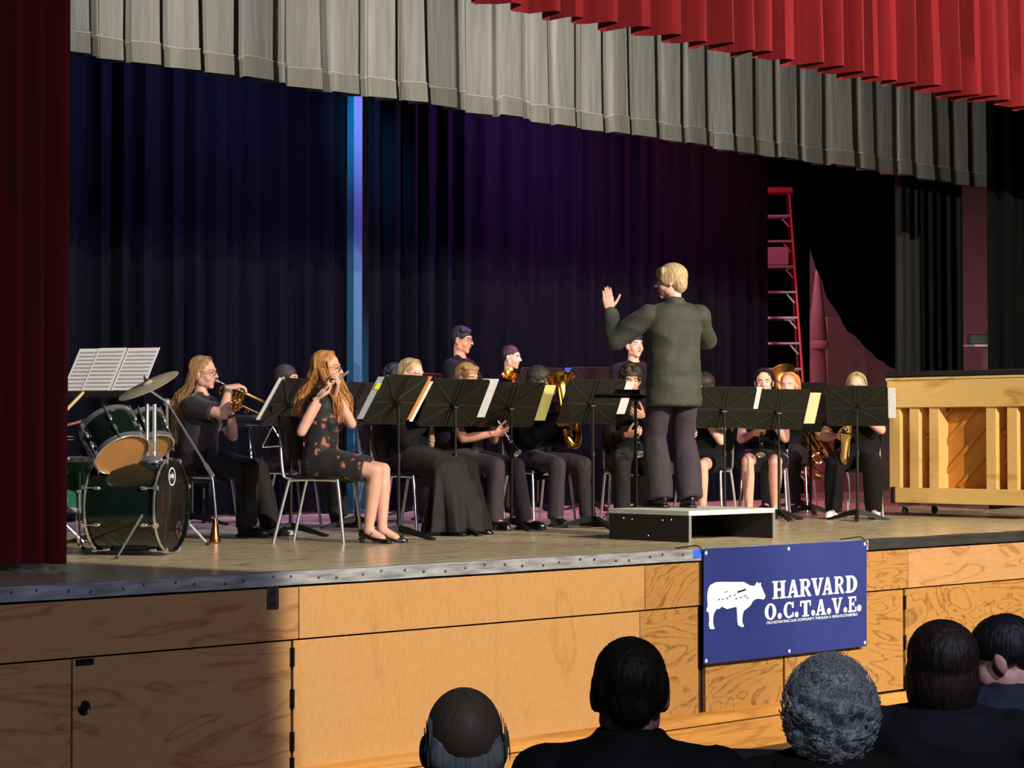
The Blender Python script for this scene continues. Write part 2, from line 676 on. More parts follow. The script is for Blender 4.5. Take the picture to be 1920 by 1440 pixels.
def curtain(name, label, p0, p1, z0, z1, period, depth, m, style='gather', hem=0, seed=1, group=None, edge=None, rows=9, hemout=.007, jit=.35):
    rnd = random.Random(seed)
    p0, p1 = Vector((p0[0], p0[1], 0)), Vector((p1[0], p1[1], 0))
    L = (p1 - p0).length
    d = (p1 - p0).normalized()
    nrm = Vector((d.y, -d.x, 0))
    cols = []
    u = 0
    k = 0
    while u < L:
        p = period * (1 + rnd.uniform(-jit, jit))
        dp = depth * (1 + rnd.uniform(-.35, .35))
        ph = rnd.uniform(-1, 1)
        if style == 'box':
            pr = [(0, .25), (.05, .32), (.3, .40), (.56, .52), (.615, .54), (.63, .42), (.628, -.2), (.64, -.55), (.69, -.62), (.75, -.5), (.88, .0), (.96, .2)]
        else:
            pr = [(i / 10, math.sin(2 * PI * (i / 10 + .07 * math.sin(4 * PI * i / 10 + ph))) * (1 if i < 5 else .8)) for i in range(10)]
        tl_ = rnd.uniform(-.45, .45) if style == 'box' else 0       # each flat hangs a little askew
        for a, b in pr:
            cols.append((u + a * p, (b + (tl_ * (a - .3) if a < .62 else 0)) * dp, k, ph))
        u += p
        k += 1
    cols = [c for c in cols if c[0] <= L + .01]
    nc = len(cols)
    vs, fs = [], []
    hv, hf = [], []
    for r in range(rows + 1):
        t = r / rows                                   # 0 top .. 1 bottom
        for (u, b, kk, ph) in cols:
            sway = .012 * math.sin(kk * 1.9 + 3 * t + ph) * t
            amp = (.75 + .3 * t) if style == 'box' else (.8 + .25 * t)
            zb = z0 + (.012 * math.sin(kk * 2.7 + ph * 2) - (.012 * b / max(depth, .01) if style == 'box' else 0))
            if edge:
                zb = edge(u, zb)
            z = z1 + (zb - z1) * t
            q = p0 + d * (u + sway) + nrm * (b * amp)
            vs.append((q.x, q.y, z))
    for r in range(rows):
        for c in range(nc - 1):
            a = r * nc + c
            fs.append((a, a + nc, a + nc + 1, a + 1))
    root = MB().add(vs, fs).build(name, m, sharp=42)
    if hem:
        for r in range(3):
            t = r / 2
            for c, (u, b, kk, ph) in enumerate(cols):
                x0, y0, zb = vs[rows * nc + c]
                amp = (1.05 + .10 * t)
                q = p0 + d * (u + .012 * math.sin(kk * 1.9 + 3 + ph)) + nrm * (b * amp + hemout)
                hv.append((q.x, q.y, zb + hem * (1 - t) + .006 * math.sin(c * .9 + seed) * (1 - t) - .003 * t))
        for r in range(2):
            for c in range(nc - 1):
                a = r * nc + c
                hf.append((a, a + nc, a + nc + 1, a + 1))
        MB().add(hv, hf).build('hem', M_hem, root, sharp=42)
        MB().tube([(hv[c][0], hv[c][1] - .002, hv[c][2]) for c in range(nc)], .004, 5).build('seam', M_seam, root)
    return tag(root, label, 'curtain', group)


curtain('stage_valance', 'bright red pleated velvet valance across the front of the stage', (7.5, 10.0), (20.0, 10.0), 4.85, 6.4, .27, .15, M_red, seed=4, hem=.0, jit=.25)
curtain('stage_valance', 'grey pleated valance with stitched hem hanging behind red valance', (7.2, 13.0), (20.1, 13.0), 4.75, 6.4, .37, .16, M_greycloth, 'box', hem=.15, seed=8, jit=.22)
curtain('stage_curtain', 'dark red floor-length side curtain beside the drum kit', (4.4, 10.0), (6.42, 10.0), STAGE + .03, 6.3, .2, .085, M_darkred, seed=12)
curtain('stage_curtain', 'navy blue back curtain behind drum kit and trumpet player', (5.5, 15.62), (13.10, 15.62), STAGE + .02, 6.4, .30, .075, M_bluecloth, seed=21)
curtain('stage_curtain', 'purple-lit dark back curtain behind the conductor, beside blue post', (13.34, 15.62), (gY(1443, 500, 15.62).x, 15.62), STAGE + .02, 6.4, .30, .075, M_bluecloth, seed=25)


SWY = 16.55
SW0 = gY(1425, 400, SWY)
swp = [(gY(a, b, SWY).x, gY(a, b, SWY).z) for a, b in ((1517, 462), (1535, 515), (1555, 562), (1590, 620), (1640, 668), (1690, 702))]
swp.append((swp[-1][0] + .9, STAGE + .02))


def swoop(u, zb):
    x = SW0.x + u
    if x < swp[0][0]:
        return zb
    for (xa, za), (xb, zb_) in zip(swp, swp[1:]):
        if x <= xb:
            return za + (zb_ - za) * (x - xa) / (xb - xa)
    return zb


curtain('stage_curtain', 'black curtain pulled aside in a long curve beside the red ladder', (SW0.x, SWY), (SW0.x + 4.2, SWY), STAGE + .02, 6.4, .30, .016, M_blackcloth, seed=31, edge=swoop, rows=14)
L0, L1 = gY(1678, 600, 13.2), gY(1812, 600, 13.2)
curtain('stage_curtain', 'charcoal pleated side curtain lit grey behind the piano', (L0.x, 13.2), (L1.x, 13.25), STAGE + .02, 6.4, .155, .06, M_charcoal, seed=36)
K0 = gY(1853, 600, 11.9)
curtain('stage_curtain', 'black side curtain at stage end, partly behind the piano', (K0.x, 11.9), (K0.x + 2.6, 11.9), STAGE + .02, 6.4, .3, .06, M_blackcloth, seed=41)

# the pale post between the two back curtains
cp = gY(665, 400, 15.55)
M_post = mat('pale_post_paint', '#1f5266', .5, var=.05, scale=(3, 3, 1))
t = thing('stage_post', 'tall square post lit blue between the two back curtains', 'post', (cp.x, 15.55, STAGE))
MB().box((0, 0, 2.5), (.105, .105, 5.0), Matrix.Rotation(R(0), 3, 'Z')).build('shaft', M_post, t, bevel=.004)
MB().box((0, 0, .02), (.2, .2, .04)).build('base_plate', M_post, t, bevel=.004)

# ------------------------------------------------------------------ upright piano, its back towards the band
M_maple = wood('piano_maple', '#c08f3e', '#e8bd70', '#efca88', rough=.35, stretch=(6, 1.2, 6), rings=3, distort=.7, seed=4)
M_spruce = wood('soundboard_spruce', '#a96a24', '#c07c2e', '#cc8d40', rough=.45, stretch=(5, 5, .8), rings=4, distort=.5, seed=9)
PXX, PY0, PY1 = 16.22, 10.02, 11.62                  # back plane, near end, far end
ph = 1.24
pn = thing('upright_piano', 'light wood upright piano seen from behind with black cover on top', 'piano', (PXX, 0, STAGE))
LY = PY1 - PY0
MY0 = (PY0 + PY1) / 2
MB().box((.10, MY0, .19), (.18, LY - .12, .14)).build('bottom_rail', M_maple, pn, bevel=.006)
MB().box((.055, MY0, ph - .12), (.13, LY, .26)).build('top_rail', M_maple, pn, bevel=.006)
MB().box((.175, MY0, .66), (.03, LY - .04, .9)).build('soundboard', M_spruce, pn)
for k, yy in enumerate((PY1 - .07, PY1 - .285, PY1 - .50, PY0 + .50, PY0 + .285, PY0 + .07)):
    MB().box((.087, yy, .66), (.15, .105 if k not in (0, 5) else .12, .84)).build('back_post', M_maple, pn, bevel=.004)
for i in range(9):
    y0 = PY0 - .35 + i * .26
    a, b = Vector((.152, y0, 1.03)), Vector((.152, y0 + .75, .28))
    def cl(p, q):
        d = q - p
        t0, t1 = 0.0, 1.0
        lo, hi = PY0 + .08, PY1 - .08
        t0 = max(t0, (lo - p.y) / d.y)
        t1 = min(t1, (hi - p.y) / d.y)
        return (p + d * t0, p + d * t1) if t1 > t0 + .1 else None
    c = cl(a, b)
    if c:
        MB().bar(c[0], c[1], .035, .034, up=(1, 0, 0)).build('soundboard_rib', M_spruce, pn, bevel=.003)
for yy in (PY1 - .04, PY0 + .04):
    MB().box((.38, yy, .70), (.42, .05, 1.02)).build('side_panel', M_maple, pn, bevel=.004)
MB().box((.58, MY0, .72), (.03, LY - .1, .98)).build('front_panel', M_maple, pn)
MB().box((.66, MY0, .66), (.20, LY - .1, .10)).build('key_bed', M_maple, pn, bevel=.005)
MB().box((.35, MY0, .16), (.5, LY - .1, .05)).build('bottom_board', M_maple, pn)
for yy in (PY1 - .39, PY0 + .385):                        # carrying handles
    mb = MB()
    mb.tube(spline([(.14, yy + .11, .80), (.10, yy + .06, .765), (.09, yy, .77), (.10, yy - .06, .775), (.14, yy - .11, .80)], 5), .013, 8)
    mb.build('handle', mat('handle_wood', '#9a5a20', .4), pn)
M_castor = mat('castor_rubber', '#1c1a18', .5)
for xx in (.08, .55):
    for yy in (PY1 - .12, PY0 + .12):
        c = MB().box((xx, yy, .098), (.07, .07, .02)).build('castor', M_steel, pn)
        MB().lathe([(.001, -.014), (.032, -.014), (.036, -.008), (.036, .008), (.032, .014), (.001, .014)], 18, Matrix.Rotation(R(90), 3, 'X'), (xx + .02, yy, .044)).build('wheel', M_castor, c)
        MB().box((xx + .02, yy + .022, .07), (.03, .006, .06)).build('fork', M_steel, c)
MB().box((-.0, PY1 - .06, .19), (.035, .03, .15)).build('corner_bracket', M_blackplastic, pn)
MB().box((-.0, PY0 + .07, .19), (.035, .03, .15)).build('corner_bracket', M_blackplastic, pn)
MB().box((-.003, MY0 + .1, ph - .232), (.008, .085, .022)).build('name_plate', M_steel, pn, bevel=.002)
MB().box((.32, MY0, ph + .01), (.66, LY + .03, .03)).build('lid', M_maple, pn, bevel=.004)
cv = MB()
cv.box((.34, MY0, ph + .055), (.70, LY + .05, .05))
cv.box((.70, MY0, ph - .1), (.03, LY + .05, .33))
o = cv.build('dust_cover', mat('black_quilted_cover', '#0d0d0e', .8, bump=.004, scale=(14, 14, 14)), None, bevel=.015)
o.location = (PXX, 0, STAGE)
tag(o, 'black cloth dust cover folded over the top of the piano', 'cover')

# ------------------------------------------------------------------ podium
pc = gz(1292, 1017.5)                               # near corner
pr_ = gz(1449, 1009)
plf = gz(1155, 1010)
PW = pr_.x - pc.x
PD = plf.y - pc.y
print('podium', PW, PD)
PD = min(max(PD, .7), 1.1)
PH = .215
pod = thing('podium', 'low black conductor podium with pale grey top and open front', 'podium', (pc.x, pc.y, STAGE))
M_podblack = mat('podium_black_paint', '#131110', .5, var=.15, scale=(20, 20, 20))
M_podtop = mat('podium_grey_top', '#bdbfb2', .6, var=.08, scale=(12, 12, 12))
MB().box((PW / 2, PD / 2, PH - .017), (PW, PD, .034)).build('top', M_podtop, pod, bevel=.003)
sp = MB().box((.012, PD / 2, (PH - .034) / 2), (.024, PD - .01, PH - .034)).build('side_panel', M_podblack, pod)
MB().box((PW - .012, PD / 2, (PH - .034) / 2), (.024, PD - .01, PH - .034)).build('side_panel', M_podblack, pod)
MB().box((PW * .55 + .02, PD - .02, (PH - .034) / 2), (PW * .85, .024, PH - .034)).build('shade_panel', M_podblack, pod)  # black sheet standing in for the shade under the podium
for xx in (.012, PW - .012):
    MB().box((xx, .003, (PH - .034) / 2), (.026, .008, PH - .036)).build('edge_strip', mat('podium_edge_grey', '#6a6a64', .6), pod)
for yy, zz in ((.16, .15), (.24, .145), (PD - .14, .15), (PD - .22, .145), (PD * .5, .035)):
    MB().lathe([(.007, 0), (.005, .004), (.001, .005)], 8, Matrix.Rotation(R(-90), 3, 'Y'), (0, yy, zz)).build('screw', M_steel, sp)

# ------------------------------------------------------------------ music stands
DW, DL, TILT = .52, .40, R(32)


def rounded(w, h, r, n=4):
    out = []
    for cx, cy, a0 in ((w / 2 - r, h / 2 - r, 0), (-w / 2 + r, h / 2 - r, 90), (-w / 2 + r, -h / 2 + r, 180), (w / 2 - r, -h / 2 + r, 270)):
        for i in range(n + 1):
            a = R(a0 + 90 * i / n)
            out.append((cx + r * math.cos(a), cy + r * math.sin(a)))
    return out


def stand_proto(tilt, hz, legs=True):
    """desk leaning towards +y, reader on the -y side"""
    parts = []
    # local desk frame: x width, v up the desk, n towards the reader
    T = Matrix.Rotation(-tilt, 3, 'X')                # tips the top towards +y
    c = Vector((0, .0, hz))

    def P(x, v, n=0):
        return c + T @ Vector((x, -n, v))
    mb = MB()
    pl = rounded(DW, DL, .025)
    M = Matrix((T @ Vector((1, 0, 0)), T @ Vector((0, 0, 1)), T @ Vector((0, -1, 0)))).transposed()
    mb.prism(pl, -.0015, .0015, M, c)
    parts.append(('desk', mb, M_stand))
    mb = MB()
    mb.bar(P(-DW / 2 + .015, -DL / 2, .03), P(DW / 2 - .015, -DL / 2, .03), .06, .004, up=T @ Vector((0, 0, 1)))
    parts.append(('ledge', mb, M_stand))
    mb = MB()                                            # rolled rim
    mb.tube([P(x, v) for x, v in rounded(DW, DL, .025)], .004, 6, closed=True)
    parts.append(('rim', mb, M_standrib))
    for x, v in ((-.24, .185), (.24, .185), (-.24, -.185), (.24, -.185)):
        parts.append(('pressed_rib', MB().bar(P(x * .1, v * .1 - .02, -.004), P(x, v, -.003), .016, .008, up=T @ Vector((0, -1, 0))), M_standrib))
    for s in (-1, 1):
        parts.append(('pressed_rib', MB().bar(P(s * .03, -.018, -.004), P(s * .255, -.018, -.003), .022, .008, up=T @ Vector((0, -1, 0))), M_standrib))
        parts.append(('pressed_rib', MB().bar(P(s * .017, -.19, -.004), P(s * .017, .19, -.004), .010, .009, up=T @ Vector((0, -1, 0))), M_standrib))
    mb = MB()
    mb.box(P(0, -.02, -.018), (.05, .05, .035), T)
    mb.lathe([(.016, -.02), (.016, .02)], 12, Matrix.Rotation(R(90), 3, 'Y'), P(0, -.02, -.035))
    parts.append(('clamp', mb, M_stand))
    top = P(0, -.02, -.04)
    parts.append(('upper_tube', MB().tube([top, (top.x, top.y, .50)], .009, 10), M_steel if False else M_standrib))
    parts.append(('lower_tube', MB().tube([(top.x, top.y, .58), (top.x, top.y, .05)], .0135, 12), M_stand))
    parts.append(('collar', MB().tube([(top.x, top.y, .60), (top.x, top.y, .56)], .019, 12), M_blackplastic))
    for a in (90, 210, 330):
        d = Vector((math.cos(R(a)), math.sin(R(a)), 0))
        p0 = Vector((top.x, top.y, 0))
        mb = MB()
        side = Vector((-d.y, d.x, 0)) * .02
        mb.loft([[p0 + d * u + side * s * wd + Vector((0, 0, z)) for s, z in ((-1, z0), (1, z0), (1, z1), (-1, z1))]
                 for u, z0, z1, wd in ((.0, .05, .10, .7), (.08, .04, .085, .7), (.27, 0, .022, 1), (.30, 0, .016, 1))])
        parts.append(('base_leg', mb, M_stand))
    return parts, top


STAND_CACHE = {}


def music_stand(px, py, rel, label, top_y=None, tilt=TILT, hz=None, group=None, pages=(), z=STAGE):
    base = gz(px, py, z)
    az = bearing(px, rel)
    if hz is None:
        hz = .95
    key = (round(tilt, 2), round(hz, 2))
    loc = base
    if key not in STAND_CACHE:
        parts, top = stand_proto(tilt, hz)
        STAND_CACHE[key] = ([(n, b.build(n, m).data, m) for n, b, m in parts], top)
        for n, me, m in STAND_CACHE[key][0]:
            for o in [o for o in scene.collection.objects if o.data == me]:
                bpy.data.objects.remove(o)
    ms, top = STAND_CACHE[key]
    t = thing('music_stand', label, 'music stand', loc, az, group)
    off = Matrix.Translation((0, -top.y, 0))
    for n, me, m in ms:
        o = link(n, me, t)
        o.location = (0, -top.y, 0)
    M = mw(loc, az) @ off
    T = Matrix.Rotation(-tilt, 3, 'X')
    return M, T, Vector((0, 0, hz))


def sheet(S, x0, x1, v0, v1, m, label, name='music_folder', cat='folder', n=.012, lines=False, thick=.006, slant=0):
    """flat folder or sheet resting on the reader's side of a stand; x < 0 lies to the viewer's right from behind"""
    M, T, c = S
    mb = MB()

    def P(x, v, nn):
        return c + T @ Vector((x + slant * (v - v0), -nn, v))
    vs = [P(x, v, nn) for nn in (n, n + thick) for x, v in ((x0, v0), (x1, v0), (x1, v1), (x0, v1))]
    mb.add(vs, [(0, 1, 2, 3), (7, 6, 5, 4), (0, 4, 5, 1), (1, 5, 6, 2), (2, 6, 7, 3), (3, 7, 4, 0)])
    o = mb.build(name, m)
    o.matrix_world = M
    if lines:
        k = MB()
        v = v1 - .03
        rnd = random.Random(int(x0 * 1000))
        while v > v0 + .03:
            for q in range(5):
                vv = v - q * .0035
                k.add([P(x0 + .015, vv, n + thick + .0006), P(x1 - .015, vv, n + thick + .0006), P(x1 - .015, vv - .0012, n + thick + .0006), P(x0 + .015, vv - .0012, n + thick + .0006)], [(3, 2, 1, 0)])
            x = x0 + .03
            while x < x1 - .03:
                vv = v - rnd.uniform(0, .014)
                k.add([P(x, vv, n + thick + .0008), P(x + .004, vv, n + thick + .0008), P(x + .004, vv - .004, n + thick + .0008), P(x, vv - .004, n + thick + .0008)], [(3, 2, 1, 0)])
                x += rnd.uniform(.008, .02)
            v -= .034
        k.build('printed_notes', M_ink, o)
    return tag(o, label, cat)


M_yellow = mat('yellow_folder', '#d6cd78', .7)
M_paleyellow = mat('pale_yellow_folder', '#d9d3a0', .7)
M_orange = mat('orange_folder', '#c9803a', .7)
M_greyfold = mat('grey_paper_folder', '#9fa3a4', .7)
M_white = mat('white_folder', '#d8d8d2', .7, var=.06, scale=(40, 40, 40))
M_blue = mat('blue_folder', '#3b62b5', .6)
G = 'black music stands of the band'
S5 = music_stand(747, 1011, 124, 'black music stand with yellow sticker folder in front of flute player', hz=.98)
sheet(S5, -.33, -.18, -.17, .19, M_orange, 'orange folder sticking out beside stand in front of long skirt')
sheet(S5, -.375, -.335, -.185, .15, M_white, 'white folder edge beside the orange folder on a stand')
sheet(S5, .19, .33, -.17, .17, M_greyfold, 'grey folder with yellow sticker on stand facing flute player')
M_, T_, c_ = S5
k = MB().box((0, 0, 0), (.06, .002, .05))
k = k.build('sticker', mat('yellow_sticker', '#d6e021', .6))
k.matrix_world = M_ @ Matrix.Translation(c_ + T_ @ Vector((.295, -.005, .10))) @ T_.to_4x4()
tag(k, 'bright yellow-green sticker on a grey folder', 'sticker')
S6 = music_stand(854, 1003, 143, 'black music stand in front of long-skirted player, second from flute player', hz=.97)
sheet(S6, -.35, -.20, -.13, .20, M_white, 'white speckled folder protruding between two front music stands')
S7 = music_stand(959, 994, 150, 'black music stand with yellow folder in front of boy with clarinet', hz=.97)
sheet(S7, -.37, -.24, -.15, .17, M_yellow, 'yellow folder protruding from a stand beside the euphonium bell')
S8 = music_stand(1112, 990, 150, 'black music stand beside podium with white folder behind it', hz=1.00)
sheet(S8, -.35, -.22, -.12, .18, M_white, 'white folder sticking out above the flat conductor stand')
S10 = music_stand(1359, 980, 162, 'black music stand just behind the podium beside conductor', hz=.97)
sheet(S10, -.31, -.2, -.02, .19, M_white, 'white folder edge between the two stands behind podium')
S11 = music_stand(1461, 976, 160, 'black music stand with pale yellow folder before player in leather skirt', hz=.96)
sheet(S11, -.37, -.22, -.15, .16, M_paleyellow, 'pale yellow folder on stand nearest the big tuba')
S12 = music_stand(1608, 976, 182, 'black music stand in front of saxophone player by piano', hz=.99)
sheet(S12, -.33, -.2, -.13, .17, M_white, 'white sheet protruding from saxophone stand against the piano')
S3 = music_stand(545, 1005, 118, 'black music stand between trumpet player and flute player', hz=.97)
sheet(S3, .19, .30, -.16, .19, M_white, 'white page edge on stand between trumpet and flute players')
S4 = music_stand(668, 990, 125, 'black music stand right behind the flute, tan folder on it', hz=.98)
sheet(S4, .20, .31, -.16, .17, M_paper, 'tall white page on stand beyond flute player')
sheet(S4, .33, .40, -.05, .17, mat('tan_folder', '#b99a62', .7), 'tan folder edge beside the flute')
S9 = music_stand(1192, 968, 175, 'black music stand half hidden behind the conductor jacket', hz=.98)
sheet(S9, -.15, .2, -.15, .1, M_paper, 'white music pages on stand behind conductor jacket', 'sheet_music', 'sheet music')
S13 = music_stand(1520, 966, 172, 'black music stand behind leather-skirted player beside tuba', hz=.94)
S14 = music_stand(1497, 955, 165, 'tall black music stand behind red-haired player', hz=1.10)
S15 = music_stand(1008, 960, 140, 'black music stand in front of pink-lit back row player', hz=1.22)
sheet(S15, -.36, -.25, -.1, .16, M_greyfold, 'grey folder edge on back row stand beside blue folder')
S16 = music_stand(1110, 957, 152, 'black music stand in back row before purple curtain', hz=1.24)
sheet(S16, .22, .33, -.15, .18, M_blue, 'bright blue folder on the back row music stand')
S17 = music_stand(785, 966, 130, 'black music stand behind dark curly-haired player', hz=1.14)
S18 = music_stand(833, 974, 130, 'black music stand above boy with clarinet, below standing boy with glasses', hz=1.03)
S19 = music_stand(948, 970, 150, 'black music stand below the round brass bell', hz=1.02)
S2 = music_stand(360, 985, 100, 'black music stand behind trumpet player head', hz=1.09, tilt=R(22))
# stand for the drummer: its music faces the viewer
S1 = music_stand(206, 1018, 30, 'black music stand holding open sheet music behind the drum kit', hz=1.145, tilt=R(38))
sheet(S1, -.30, -.12, -.19, .215, M_paper, 'loose white music page at drummer stand, leftmost of three', 'sheet_music', 'sheet music', lines=True, thick=.002)
sheet(S1, -.15, .07, -.19, .215, M_paper, 'white printed music page in middle of drummer stand', 'sheet_music', 'sheet music', n=.016, lines=True, thick=.002)
sheet(S1, .075, .32, -.19, .215, M_paper, 'white printed music page behind the cymbal, rightmost on drummer stand', 'sheet_music', 'sheet music', lines=True, thick=.002)

# conductor stand with its desk laid flat
b = gz(1192, 1003)
cs = thing('music_stand', 'black conductor stand with desk laid flat beside conductor hip', 'music stand', b, bearing(1192, -25))
MB().box((-.02, 0, 1.03), (.46, .34, .004)).build('desk', M_stand, cs)
MB().box((-.02, -.17, 1.045), (.46, .006, .035)).build('ledge', M_stand, cs)
MB().box((-.02, .17, 1.02), (.46, .006, .025)).build('rim', M_stand, cs)
MB().tube([(0, 0, 1.03), (0, 0, .5)], .011, 10).build('upper_tube', M_stand, cs)
MB().tube([(0, 0, .6), (0, 0, .04)], .016, 12).build('lower_tube', M_stand, cs)
MB().box((0, 0, 1.01), (.07, .07, .04)).build('clamp', M_stand, cs)
for a in (90, 210, 330):
    MB().bar((0, 0, .06), (.26 * math.cos(R(a)), .26 * math.sin(R(a)), .012), .03, .02).build('base_leg', M_stand, cs)

# ------------------------------------------------------------------ stacking chairs
M_seat = mat('black_chair_shell', '#121212', .35)


def chair_parts():
    out = []
    mb = MB()                                              # seat shell, front edge rolled down
    rows = [(-.20, .455, .19), (-.1, .445, .205), (.08, .445, .215), (.17, .45, .215), (.205, .44, .205), (.215, .42, .19)]
    rings = []
    for y, z, hw in rows:
        r = []
        for i in range(9):
            u = -1 + i / 4
            r.append(Vector((u * hw, y, z + .012 * u * u)))
        for i in range(9):
            u = 1 - i / 4
            r.append(Vector((u * hw, y + .002, z - .014 + .012 * u * u)))
        rings.append(r)
    mb.loft(rings)
    out.append(('seat', mb, M_seat))
    mb = MB()
    rings = []
    for z, y, hw in ((.56, -.205, .16), (.62, -.215, .20), (.74, -.235, .21), (.82, -.252, .205), (.86, -.262, .17)):
        r = []
        for i in range(9):
            u = -1 + i / 4
            r.append(Vector((u * hw, y + .035 * u * u, z)))
        for i in range(9):
            u = 1 - i / 4
            r.append(Vector((u * hw, y - .014 + .035 * u * u, z)))
        rings.append(r)
    mb.loft(rings)
    out.append(('backrest', mb, M_seat))
    for s in (-1, 1):
        out.append(('leg', MB().tube(spline([(s * .17, .02, .43), (s * .185, .16, .425), (s * .19, .185, .40), (s * .215, .235, .0)], 6), .0115, 10), M_chrome))
        out.append(('leg', MB().tube(spline([(s * .17, .02, .432), (s * .185, -.14, .425), (s * .19, -.165, .40), (s * .215, -.26, .0)], 6), .0115, 10), M_chrome))
        out.append(('back_support', MB().tube(spline([(s * .17, .05, .43), (s * .18, -.16, .44), (s * .19, -.205, .50), (s * .185, -.225, .80)], 6), .011, 8), M_chrome))
    out.append(('crossbar', MB().tube([(-.17, .1, .43), (.17, .1, .43)], .009, 8), M_chrome))
    out.append(('crossbar', MB().tube([(-.17, -.1, .43), (.17, -.1, .43)], .009, 8), M_chrome))
    return out


CHAIR = []
for n, b_, m in chair_parts():
    o = b_.build(n, m)
    CHAIR.append((n, o.data))
    bpy.data.objects.remove(o)


def chair(loc, az, label):
    t = thing('stacking_chair', label, 'chair', loc, az, 'black stacking chairs of the band')
    for n, me in CHAIR:
        link(n, me, t)
    return t

# ------------------------------------------------------------------ drum kit
M_green = mat('green_drum_lacquer', '#13211a', .16, .35, coat=.6, var=.25, scale=(6, 6, 6))
M_greenlit = mat('teal_lit_green_lacquer', '#2f6a5c', .2, .3, coat=.5, var=.2, scale=(6, 6, 6))  # green lacquer with the light on the floor tom put into its colour
M_tan = mat('tan_drum_inside', '#b98348', .55, var=.06, scale=(8, 8, 8))
M_drumwhite = mat('white_drum_head', '#d9d8d0', .5)
M_blackhead = mat('black_drum_head', '#0a0a0b', .18, coat=.4)
M_cymbal = mat('cymbal_bronze', '#d6caa8', .45, .25, var=.12, scale=(3, 3, 60))
M_hoop = mat('black_chrome_hoop', '#6a6c70', .16, 1)


def view_axes(px):
    a = bearing(px, 90)
    r = Vector((math.sin(a), math.cos(a), 0))
    a = bearing(px, 0)
    f = Vector((math.sin(a), math.cos(a), 0))
    return r, f, Vector((0, 0, 1))


def frame_z(c, z, x=(0, 0, 1)):
    z = Vector(z).normalized()
    x = Vector(x)
    x = (x - z * x.dot(z)).normalized()
    y = z.cross(x)
    M = Matrix((x, y, z)).transposed().to_4x4()
    M.translation = Vector(c)
    return M


def drum(name, label, M, r, dep, shell, head0, head1, n=6, hoop=None, claws=False, cat='drum'):
    """axis along local z from -dep/2 (head0) to +dep/2 (head1)"""
    hoop = hoop or M_chrome
    t = thing(name, label, cat, M=M)
    h = dep / 2
    MB().lathe([(r, -h + .02), (r, h - .02)], 48).build('shell', shell, t)
    for s, hm in ((-1, head0), (1, head1)):
        MB().lathe([(r - .004, s * (h - .03)), (r - .003, s * (h - .012)), (.001, s * (h - .010))], 48).build('drum_head', hm, t)
        MB().lathe([(r + .002, s * (h - .03)), (r + .010, s * (h - .03)), (r + .010, s * h), (r + .004, s * (h + .004)), (r - .002, s * h), (r - .002, s * (h - .012))], 48, caps=False).build('hoop', hoop, t)
    for k in range(n):
        a = 2 * PI * (k + .5) / n
        ca, sa = math.cos(a), math.sin(a)
        for s in (-1, 1):
            z0, z1 = s * (h - .085), s * (h - .002)
            lg = MB()
            lg.ell((ca * (r + .010), sa * (r + .010), z0), (.012, .012, .026))
            lo = lg.build('lug', M_chrome, t)
            MB().tube([(ca * (r + .017), sa * (r + .017), z0), (ca * (r + .017), sa * (r + .017), z1 + s * .012)], .0038, 6).build('tension_rod', M_chrome, lo)
            if claws:
                MB().box((ca * (r + .012), sa * (r + .012), s * (h - .008)), (.026, .026, .028), Matrix.Rotation(a, 3, 'Z')).build('claw', M_chrome, lo)
    return t


rt, fw, up = view_axes(258)
bd = gz(256, 1040)
axis = (rt * math.sin(R(68)) * 1 - fw * math.cos(R(68))).normalized()          # the front head looks to the viewer's right
Mb = frame_z(bd + up * .300, axis)
B = drum('bass_drum', 'large dark green bass drum with black front head and white round logo', Mb, .275, .47, M_green, M_drumwhite, M_blackhead, 8, M_green, True)
for s in (-1, 1):
    MB().lathe([(.283, s * .212), (.289, s * .216), (.289, s * .226), (.283, s * .230)], 48, caps=False).build('hoop_trim', M_chrome, B)
# logo on the front head: local x is up, y to the side
lg = MB().lathe([(.056, .2262), (.056, .2272), (.048, .2272), (.048, .2262)], 36, None, (.175, 0, 0), caps=False).build('logo_ring', M_paper, B)
tm = text_mesh('pdp', .046)
tm.materials.append(M_paper)
o = link('logo_letters', tm, B)
o.matrix_local = Matrix(((0, 1, 0, .168), (-1, 0, 0, 0), (0, 0, 1, .2268), (0, 0, 0, 1))) @ Matrix.Identity(4)
pt = MB()
pt.lathe([(.052, .2262), (.052, .2268), (.001, .2268)], 28, None, (-.15, -.12, 0))
pt.build('brown_disc', mat('disc_brown', '#4a3b30', .5), B)  # brown disc low on the front head, crossed by dark bars
for a in (20, 80, 140):
    MB().box((-.15, -.12, .2274), (.10, .012, .001), Matrix.Rotation(R(a), 3, 'Z')).build('disc_bar', M_blackhead, B)
# spurs, tom post
Mi = Mb.inverted()
for foot, attach in ((gz(217, 1049), bd + up * .28 - fw * .275 + rt * .05), (gz(330, 1022), bd + up * .24 + fw * .27 + rt * .12)):
    f2, a2 = Mi @ foot, Mi @ attach
    sp_ = MB().tube([a2, f2], [.009, .006], 8).build('spur', M_chrome, B)
    MB().ell(a2, (.028, .028, .02)).build('spur_bracket', M_chrome, sp_)
    MB().ell(f2 + (a2 - f2).normalized() * .012, .011).build('rubber_foot', M_blackplastic, sp_)
tbase = bd + up * .585 + rt * .06
for dx in (.0, .045):
    a2 = Mi @ (tbase + rt * dx - up * .02)
    b2 = Mi @ (tbase + rt * dx + up * .33 + fw * .03)
    MB().tube([a2, b2], .013, 10).build('tom_post', M_chrome, B)
    MB().tube([Mi @ (tbase + rt * dx + up * .05), Mi @ (tbase + rt * dx + up * .1)], .019, 10).build('post_collar', M_chrome, B)
MB().box(Mi @ (tbase + rt * .022), (.03, .1, .08), Matrix.Identity(3)).build('post_bracket', M_chrome, B)

